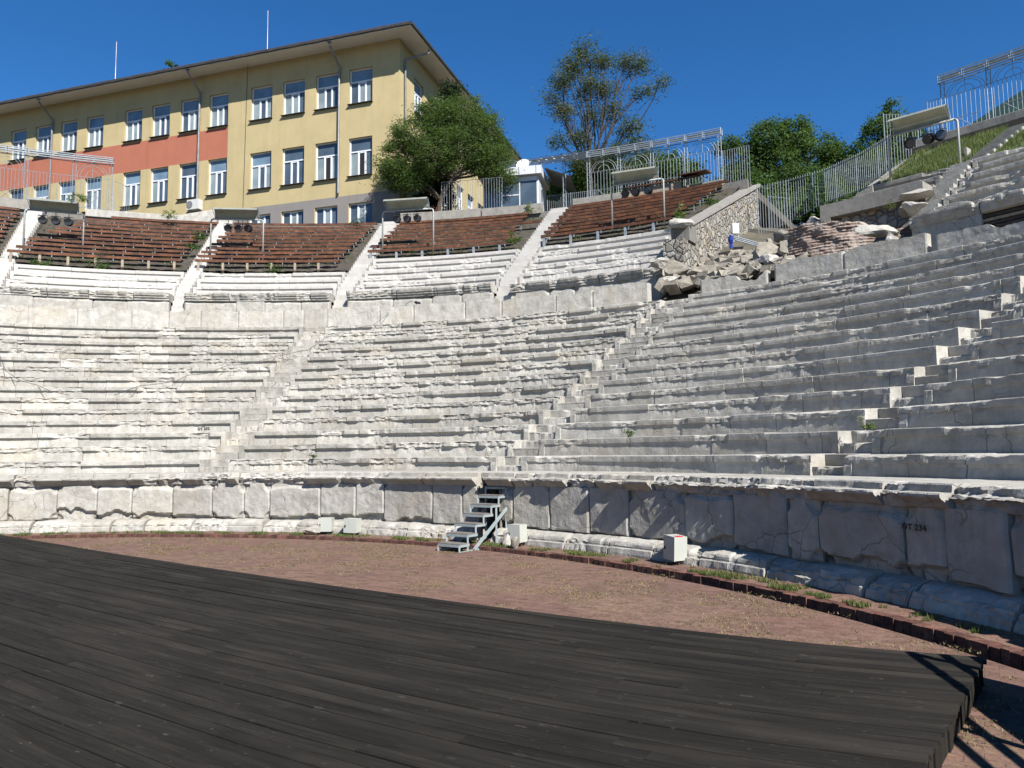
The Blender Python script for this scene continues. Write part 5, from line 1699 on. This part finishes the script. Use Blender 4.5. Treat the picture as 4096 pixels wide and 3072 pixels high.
def limb(mb, p, q, r0, r1, R, bend=.15, n=6):
    p = Vector(p); q = Vector(q); L = (q - p).length
    off = Vector((R.uniform(-1, 1), R.uniform(-1, 1), R.uniform(-.3, .8))) * L * bend
    pts = []
    for i in range(n + 1):
        f = i / n
        pts.append(p.lerp(q, f) + off * math.sin(math.pi * f) + Vector((R.gauss(0, 1), R.gauss(0, 1), R.gauss(0, 1))) * L * .012)
    mb.tube(pts, [r0 + (r1 - r0) * i / n for i in range(n + 1)], 7 if r0 > .04 else 5, False)
    return pts

def tree(label, base, forks, blobs, leafmat, barkmat, seed, nclump, nleaf, size, sig=.33, shell=.55, trunk_r=.2, name='tree', group=None, pinn=False, twig=.012, cat='tree', limb_r=.45, twigs=.6):
    """blobs: (centre, radii); forks: main limbs start heights along the trunk"""
    root = thing(name, label, cat, tuple(base), group)
    R = random.Random(seed); rs = np.random.default_rng(seed)
    tb = MB(); base = Vector(base)
    top = forks[-1]
    pts = limb(tb, base - Vector((0, 0, .4)), forks[0], trunk_r, trunk_r * .72, R, .03)
    prev = Vector(forks[0])
    for f in forks[1:]:
        limb(tb, prev, f, trunk_r * .7, trunk_r * .55, R, .05); prev = Vector(f)
    allc = []; sg = []
    if name == 'tree' and label.startswith('round dark'): blobs = [((-3.6 + (c[0] + 3.6) * .92, c[1], c[2]), r) for c, r in blobs]
    tot = sum(r[0] * r[1] * r[2] for _, r in blobs) ** 1.0
    for c, r in blobs:
        c = Vector(c)
        fk = min((Vector(f) for f in forks), key=lambda f: (f - c).length + (2 if f.z > c.z + .5 else 0))
        lp = limb(tb, fk, c, trunk_r * limb_r, .03, R, .12)
        n = max(5, int(nclump * (r[0] * r[1] * r[2]) ** (2 / 3) / sum((q[0] * q[1] * q[2]) ** (2 / 3) for _, q in blobs)))
        for i in range(n):
            v = Vector((R.gauss(0, 1), R.gauss(0, 1), R.gauss(0, 1))).normalized()
            rr = shell + (1 - shell) * R.random() ** .6
            if R.random() < .12: rr *= 1.12
            q = c + Vector((v.x * r[0], v.y * r[1], v.z * r[2])) * rr
            allc.append(tuple(q)); sg.append(sig * R.uniform(.55, 1.25))
            if R.random() < twigs:
                limb(tb, lp[R.randrange(2, len(lp))], q, .028, twig, R, .1, 4)
    tb.build('trunk', barkmat, root, smooth=True)
    cb = MB(); leaf_cloud(cb, allc, sg, nleaf, size, rs, pinn=pinn)
    cb.build('crown', leafmat, root)
    return root

tree('round dark green tree with a forked black trunk in front of the yellow building', (-4.3, 44.3, 15.5),
     [(-4.1, 44.3, 17.0), (-3.4, 44.4, 18.3)],
     [((-6.4, 44.6, 19.5), (1.7, 1.5, 1.3)), ((-5.9, 44.5, 20.9), (1.3, 1.3, 1.0)), ((-4.4, 44.2, 21.7), (1.4, 1.4, 1.2)), ((-2.9, 44.6, 22.2), (1.5, 1.4, 1.2)), ((-1.5, 44.5, 21.2), (1.4, 1.4, 1.3)),
      ((-.9, 44.8, 19.8), (1.3, 1.3, 1.2)), ((-2.4, 44.0, 20.0), (1.6, 1.5, 1.2)), ((-4.5, 43.8, 19.8), (1.6, 1.4, 1.4)), ((-7.3, 44.6, 18.5), (.9, .9, .8)), ((-6.2, 44.4, 18.3), (1.0, .9, .7)), ((-1.2, 44.3, 18.8), (1.0, 1.0, .6)), ((-5.0, 44.8, 18.7), (.9, 1.0, .6)), ((-.3, 44.6, 18.4), (.8, .8, .8))],
     M['leaf_locust'], M['bark'], 3, 520, 130, .09, sig=.28, trunk_r=.20, pinn=True)
tree('dark narrow cypress rising behind the round tree', (-3.9, 46.9, 15.3), [(-3.8, 46.9, 18), (-3.9, 46.9, 21), (-3.85, 46.9, 24)],
     [((-4.7, 46.9, 17.5), (1.2, 1.1, 1.8)), ((-4.4, 46.9, 20.0), (1.1, 1.0, 1.9)), ((-4.2, 46.9, 22.6), (.85, .8, 1.5)), ((-3.75, 46.9, 24.6), (.55, .5, 1.0)), ((-3.4, 46.9, 25.0), (.35, .35, .45))],
     M['leaf_dark'], M['bark'], 5, 260, 130, .07, sig=.2, shell=.5, trunk_r=.2, name='cypress_tree')
_ab = [((3.6, 48, 26.0), (.75, .8, .55)), ((4.9, 48, 28.3), (.55, .6, .5)), ((4.2, 48, 27.2), (.9, .9, .6)), ((6.1, 48.2, 27.2), (.8, .8, .65)), ((7.7, 48, 27.2), (.7, .7, .5)), ((8.6, 47.9, 27.0), (.6, .6, .45)), ((9.8, 47.8, 25.7), (.4, .4, .35)), ((8.8, 47.9, 25.2), (.7, .6, .35)), ((2.9, 48, 25.0), (.45, .5, .6)),
       ((3.5, 48, 23.9), (.7, .7, .5)), ((5.0, 48, 25.5), (.8, .8, .7)), ((6.3, 48, 25.4), (.7, .7, .5)), ((5.6, 48, 23.6), (.6, .6, .5)), ((3.2, 48, 22.0), (.55, .5, .4)), ((4.6, 48, 22.2), (.7, .7, .5)), ((4.4, 48, 20.6), (.7, .7, .45)), ((6.8, 48, 21.3), (.9, .8, .55)), ((8.2, 48, 21.7), (.7, .7, .5)), ((9.0, 48, 21.0), (.55, .5, .4)), ((7.9, 48, 22.9), (.8, .7, .5)), ((6.1, 48, 20.4), (.7, .7, .4)), ((7.4, 48, 20.1), (.6, .6, .35)), ((6.9, 48, 24.0), (.7, .6, .5))]
tree('tall sparse tree with brownish seed clusters, bare limbs showing against the sky', (5.2, 48.0, 15.3), [(5.3, 48, 18.6), (5.2, 48, 19.8)], _ab,
     M['leaf_sparse'], M['bark_pale'], 8, 330, 70, .105, sig=.36, shell=.3, trunk_r=.17, pinn=True, twig=.008, limb_r=.30, twigs=.6)
BT = 'trees beyond the railings'
tree('rounded bright green tree behind the speared fence', (19.4, 53, 13.0), [(19.3, 53, 18.5), (19.3, 53, 20.5)],
     [((17.0, 53.2, 22.6), (1.5, 1.4, 1.2)), ((18.6, 53, 24.0), (1.6, 1.5, 1.2)), ((20.3, 53, 24.4), (1.4, 1.4, 1.1)), ((21.9, 52.6, 23.0), (1.6, 1.4, 1.2)), ((22.8, 52.4, 21.7), (1.2, 1.2, .9)), ((19.3, 53, 22.2), (1.8, 1.5, 1.1)), ((16.3, 53.2, 21.3), (1.2, 1.2, .9)), ((15.7, 53.6, 23.6), (.9, .9, .8)), ((17.4, 53, 20.6), (1.3, 1.2, .7)), ((21.2, 53, 21.0), (1.3, 1.2, .8))],
     M['leaf_green'], M['bark'], 13, 330, 110, .10, sig=.30, trunk_r=.19, group=BT)
tree('tree behind the shelter on the grass bank, its top leaning right', (25.2, 50.5, 13.0), [(25.0, 50.4, 19.5), (25.3, 50.3, 21.5)],
     [((25.9, 50, 24.4), (.55, .6, .9)), ((25.0, 50.2, 23.2), (1.0, .9, .9)), ((26.2, 50.0, 22.8), (1.0, .9, .8)), ((24.0, 50.6, 21.9), (1.1, 1.0, .9)), ((25.6, 50.3, 21.3), (1.5, 1.2, 1.0)), ((23.2, 50.8, 20.3), (1.2, 1.0, .9)), ((26.5, 50, 21.2), (1.0, 1, .8)), ((24.7, 50.4, 19.8), (1.6, 1.2, 1.0)), ((27.6, 49.8, 22.9), (.5, .5, .35))],
     M['leaf_green'], M['bark'], 14, 240, 100, .10, sig=.28, trunk_r=.17, group=BT)
BK = [((3.4, 52, 13), 19.6, 2.0, 'dark leafy tree behind the corrugated awning of the kiosk'), ((6.2, 53, 13), 18.9, 2.4, 'dark bushy tree behind the kiosk and the sparse trunk'), ((9.3, 55, 13), 19.4, 2.6, 'dark green tree behind the middle of the long arched railing'), ((12.6, 55, 13), 20.0, 2.6, 'dark green tree behind the right half of the long arched railing'),
      ((15.3, 54, 12.5), 19.6, 2.3, 'dark shaded tree behind the tall picket fence'), ((17.9, 51.5, 11.5), 18.2, 2.5, 'low dark tree behind the left part of the speared fence'), ((21.2, 51, 11.5), 18.6, 2.6, 'low dark tree behind the middle of the speared fence'),
      ((24.6, 48.5, 12), 18.8, 2.3, 'low dark tree behind the right part of the speared fence'), ((19.8, 48, 10.5), 15.6, 2.4, 'dark undergrowth tree low behind the speared fence'), ((15.8, 48, 10.5), 14.8, 2.0, 'dark shrub low beside the end of the rubble wall')]
for i, ((x, y, z), zt, r, lab) in enumerate(BK):
    R = random.Random(60 + i)
    zt += [1.2, 4.0, 4.1, 3.0, 1.4, 2.2, 2.3, 1.6, 3.2, 3.0][i]
    bl = [((x + R.uniform(-r, r) * .6, y + R.uniform(-.6, .6), zt - .8 - (zt - z - 2.0) * q / 8), (r * R.uniform(.45, .65), r * .5, r * R.uniform(.35, .5))) for q in range(8)]
    bl.append(((x, y, zt - 1.1), (r * .6, r * .5, 1.0)))
    tree(lab, (x, y, z), [(x, y, z + 1.5), (x + .2, y, z + 2.5)], bl, M['leaf_green'], M['bark'], 70 + i, 260, 85, .12, sig=.38, trunk_r=.14, group=BT)
R = random.Random(2)
def shrub(label, pos, w, h, mat, n, size, seed, group=None, name='weed', cat='plant', dens=40):
    root = thing(name, label, cat, pos, group)
    rs = np.random.default_rng(seed); R = random.Random(seed)
    cs = [(pos[0] + R.gauss(0, 1) * w * .4, pos[1] + R.gauss(0, 1) * w * .3, pos[2] + abs(R.gauss(0, 1)) * h * .45) for _ in range(n)]
    mb = MB(); leaf_cloud(mb, cs, size * 1.3, dens, size, rs)
    mb.build('leaves', mat, root)
    sb = MB()
    for c in cs[:12]: sb.tube([(pos[0], pos[1], pos[2] - .05), ((pos[0] + c[0]) / 2, (pos[1] + c[1]) / 2, (pos[2] + c[2]) / 2 + .03), c], .008, 4, False)
    sb.build('stem', mat, root)
    return root
shrub('small bush sprouting from the roof edge above a downpipe', tuple(bpt(17.2, .3, WZ + .35)), .9, .7, M['leaf_green'], 14, .09, 3, name='bush')
WD = [((33.6, -18.1, 14.35), .5, 'yellow green weed between the spotlights and the upper benches', .35), ((38.4, -13.0, 15.2), .5, 'weed growing through the top benches of the leftmost full block', .3), ((34.5, -9.7, 12.4), .45, 'weeds along the left side of the second white stair', .5),
      ((36.2, -9.75, 13.5), .4, 'upper weeds beside the second white stair', .4), ((32.7, -20.5, 10.85), .5, 'weed under the lowest bench at the left', .35), ((32.7, -16.0, 10.85), .5, 'weed in shade under the lowest leftmost bench', .3), ((32.8, -2.3, 10.9), .4, 'weed under the second block of benches', .3),
      ((39.8, 2.0, 15.3), .7, 'bush by the basement windows of the yellow building', .5), ((34.2, 17.9, 12.2), .4, 'weeds at the right end of the third block of benches', .5), ((40.1, 16.9, 15.6), .5, 'thin weeds on the kerb below the kiosk', .5),
      ((33.6, 32.0, 12.1), .5, 'dry weeds between the benches and the sloping coping', .45), ((36.5, 32.7, 13.4), .5, 'green weeds beside the sloping coping', .4), ((18.95, 43.9, 2.30), .14, 'dark green weed growing from a crack in the second shaded row', .22),
      ((18.9, 60.9, 2.32), .16, 'green weed at the foot of the right narrow stair', .14), ((29.9, 36.0, 8.25), .2, 'bright weed between the tan boulders', .15), ((31.0, 48.0, 9.9), .3, 'bright green weed on the shaded short rows', .3), ((16.15, -11.1, 1.28), .10, 'small weed on the cornice at the left edge', .15),
      ((18.1, 15.3, 1.9), .10, 'tiny green weed on the lowest seat row left of the metal steps', .08)]
for i, (pl, w, lab, h) in enumerate(WD):
    big = w > .3
    shrub(lab, P(*pl), w, h, M['leaf_weed'] if i in (0, 1, 9, 10, 13, 15) else M['leaf_green'], 9 if big else 5, .055 if big else .025, 100 + i, 'weeds growing in the stonework', dens=26)
# ground cover below the benches, along the kerb and on the bank: nobody could count it
def blades(name, label, pts, h, w, seed, mat, lean=.35, cat='grass'):
    rs = np.random.default_rng(seed); N = len(pts)
    a = rs.random(N) * 6.283; hh = h * (.5 + rs.random(N))
    d = np.stack([np.cos(a), np.sin(a), 0 * a], 1); e = np.stack([-np.sin(a), np.cos(a), 0 * a], 1)
    tip = pts + d * (hh * lean * rs.normal(size=N))[:, None] + np.array([0, 0, 1]) * hh[:, None]
    V = np.stack([pts - e * w, pts + e * w, tip], 1).reshape(-1, 3)
    mb = MB(); mb.add(V, np.arange(N * 3).reshape(N, 3), np.repeat(rs.random(N), 3))
    o = mb.build(name, mat); tag(o, label, cat); o['kind'] = 'stuff'
    return o
rs = np.random.default_rng(1)
# grass bank
th = rs.uniform(44.95, 75, 60000); rr = rs.uniform(34.75, 40.0, 60000)
k = ~((th > 49.9) & (th < 51.4)) & (fbm2(th * 1.5, rr * 1.5, 3, 3) > .33)
th = th[k]; rr = rr[k]
zz = 11.98 + (rr - 34.7) * .535
blades('bank_grass', 'long green grass on the sloping bank below the top right railing', PA(rr, th, zz), .16, .012, 4, M['grassblade'])
mb = MB(); ths = np.linspace(44.9, 97, 90); G = np.stack([PA(r, ths, 11.96 + (r - 34.7) * .535 + .06 * (fbm(ths * 2 + r, 4) - .5)) for r in np.linspace(34.7, 40.05, 12)], 1); mb.grid(G)
o = mb.build('grass_bank', M['grassground']); o['kind'] = 'structure'
# kerb weeds
th = rs.uniform(-30, 80, 26000); rr = 15.62 + np.abs(rs.normal(size=26000)) * .22
k = (rr < 16.15) & (fbm2(th * .9, rr * 3, 8, 3) > .56 - .05 * (th < 40))
th = th[k]; rr = rr[k]
blades('kerb_weeds', 'low weeds and moss along the foot of the podium wall', PA(rr, th, .01 + 0 * rr), .045, .010, 6, M['grassblade'])
# dry growth in the paving joints
n_ = 60000
th = rs.uniform(-20, 95, n_); rr = 15.4 - np.abs(rs.normal(size=n_)) * 3.2
k = (rr > 5) & (fbm2(th * .5, rr * 1.6, 18, 4) > .55)
th = th[k]; rr = rr[k]
blades('paving_weeds', 'tiny dry weeds in the joints of the brick paving', PA(rr, th, -.06 + 0 * rr), .018, .008, 9, M['dryblade'], 1.5)
# undergrowth below the benches
th = rs.uniform(-24, 33, 26000); jj = rs.uniform(-.6, 10.5, 26000)
rr = 32.95 + .66 * jj + .2; zz = np.minimum(bench_z(jj) - .48, 15.0)
k = (fbm2(th * .8, rr * 2, 28, 3) > .47) & ~((th > -9.9) & (th < -8.1)) & ~((th > 3.9) & (th < 5.9)) & ~((th > 18.5) & (th < 20.3)) & ((th > -8) | (th < -23.5) | (th > -23.5)) & ((th < 5) | (jj > 1.4)) & ((rr > 33.0))
th = th[k]; rr = rr[k]; zz = zz[k]
blades('undergrowth', 'shaded undergrowth beneath the wooden benches', PA(rr, th, zz), .16, .03, 12, M['leaf_weed'], .8, 'undergrowth')

# green awning beyond the top right railing
aw = thing('green_awning', 'dark green sloping awning behind the railing at the top right', 'awning', P(44.5, 52, 15.0))
mb = MB()
pk = Vector(P(45.5, 54.0, 19.9)); cs = [Vector(P(44, 45.8, 16.75)), Vector(P(44, 62.0, 16.75)), Vector(P(51, 62.0, 16.75)), Vector(P(51, 47.8, 16.75))]
mb.add([tuple(v) for v in cs + [pk]], [[0, 1, 4], [1, 2, 4], [2, 3, 4], [3, 0, 4]])
mb.add([tuple(v) for v in cs] + [tuple(v - Vector((0, 0, .9))) for v in cs], [[0, 1, 5, 4], [1, 2, 6, 5], [2, 3, 7, 6], [3, 0, 4, 7]])
mb.build('canopy', M['tent'], aw)
for c in cs:
    mb = MB(); mb.tube([c - Vector((0, 0, .9)), c], .04, 6); mb.build('post', M['steel'], aw)
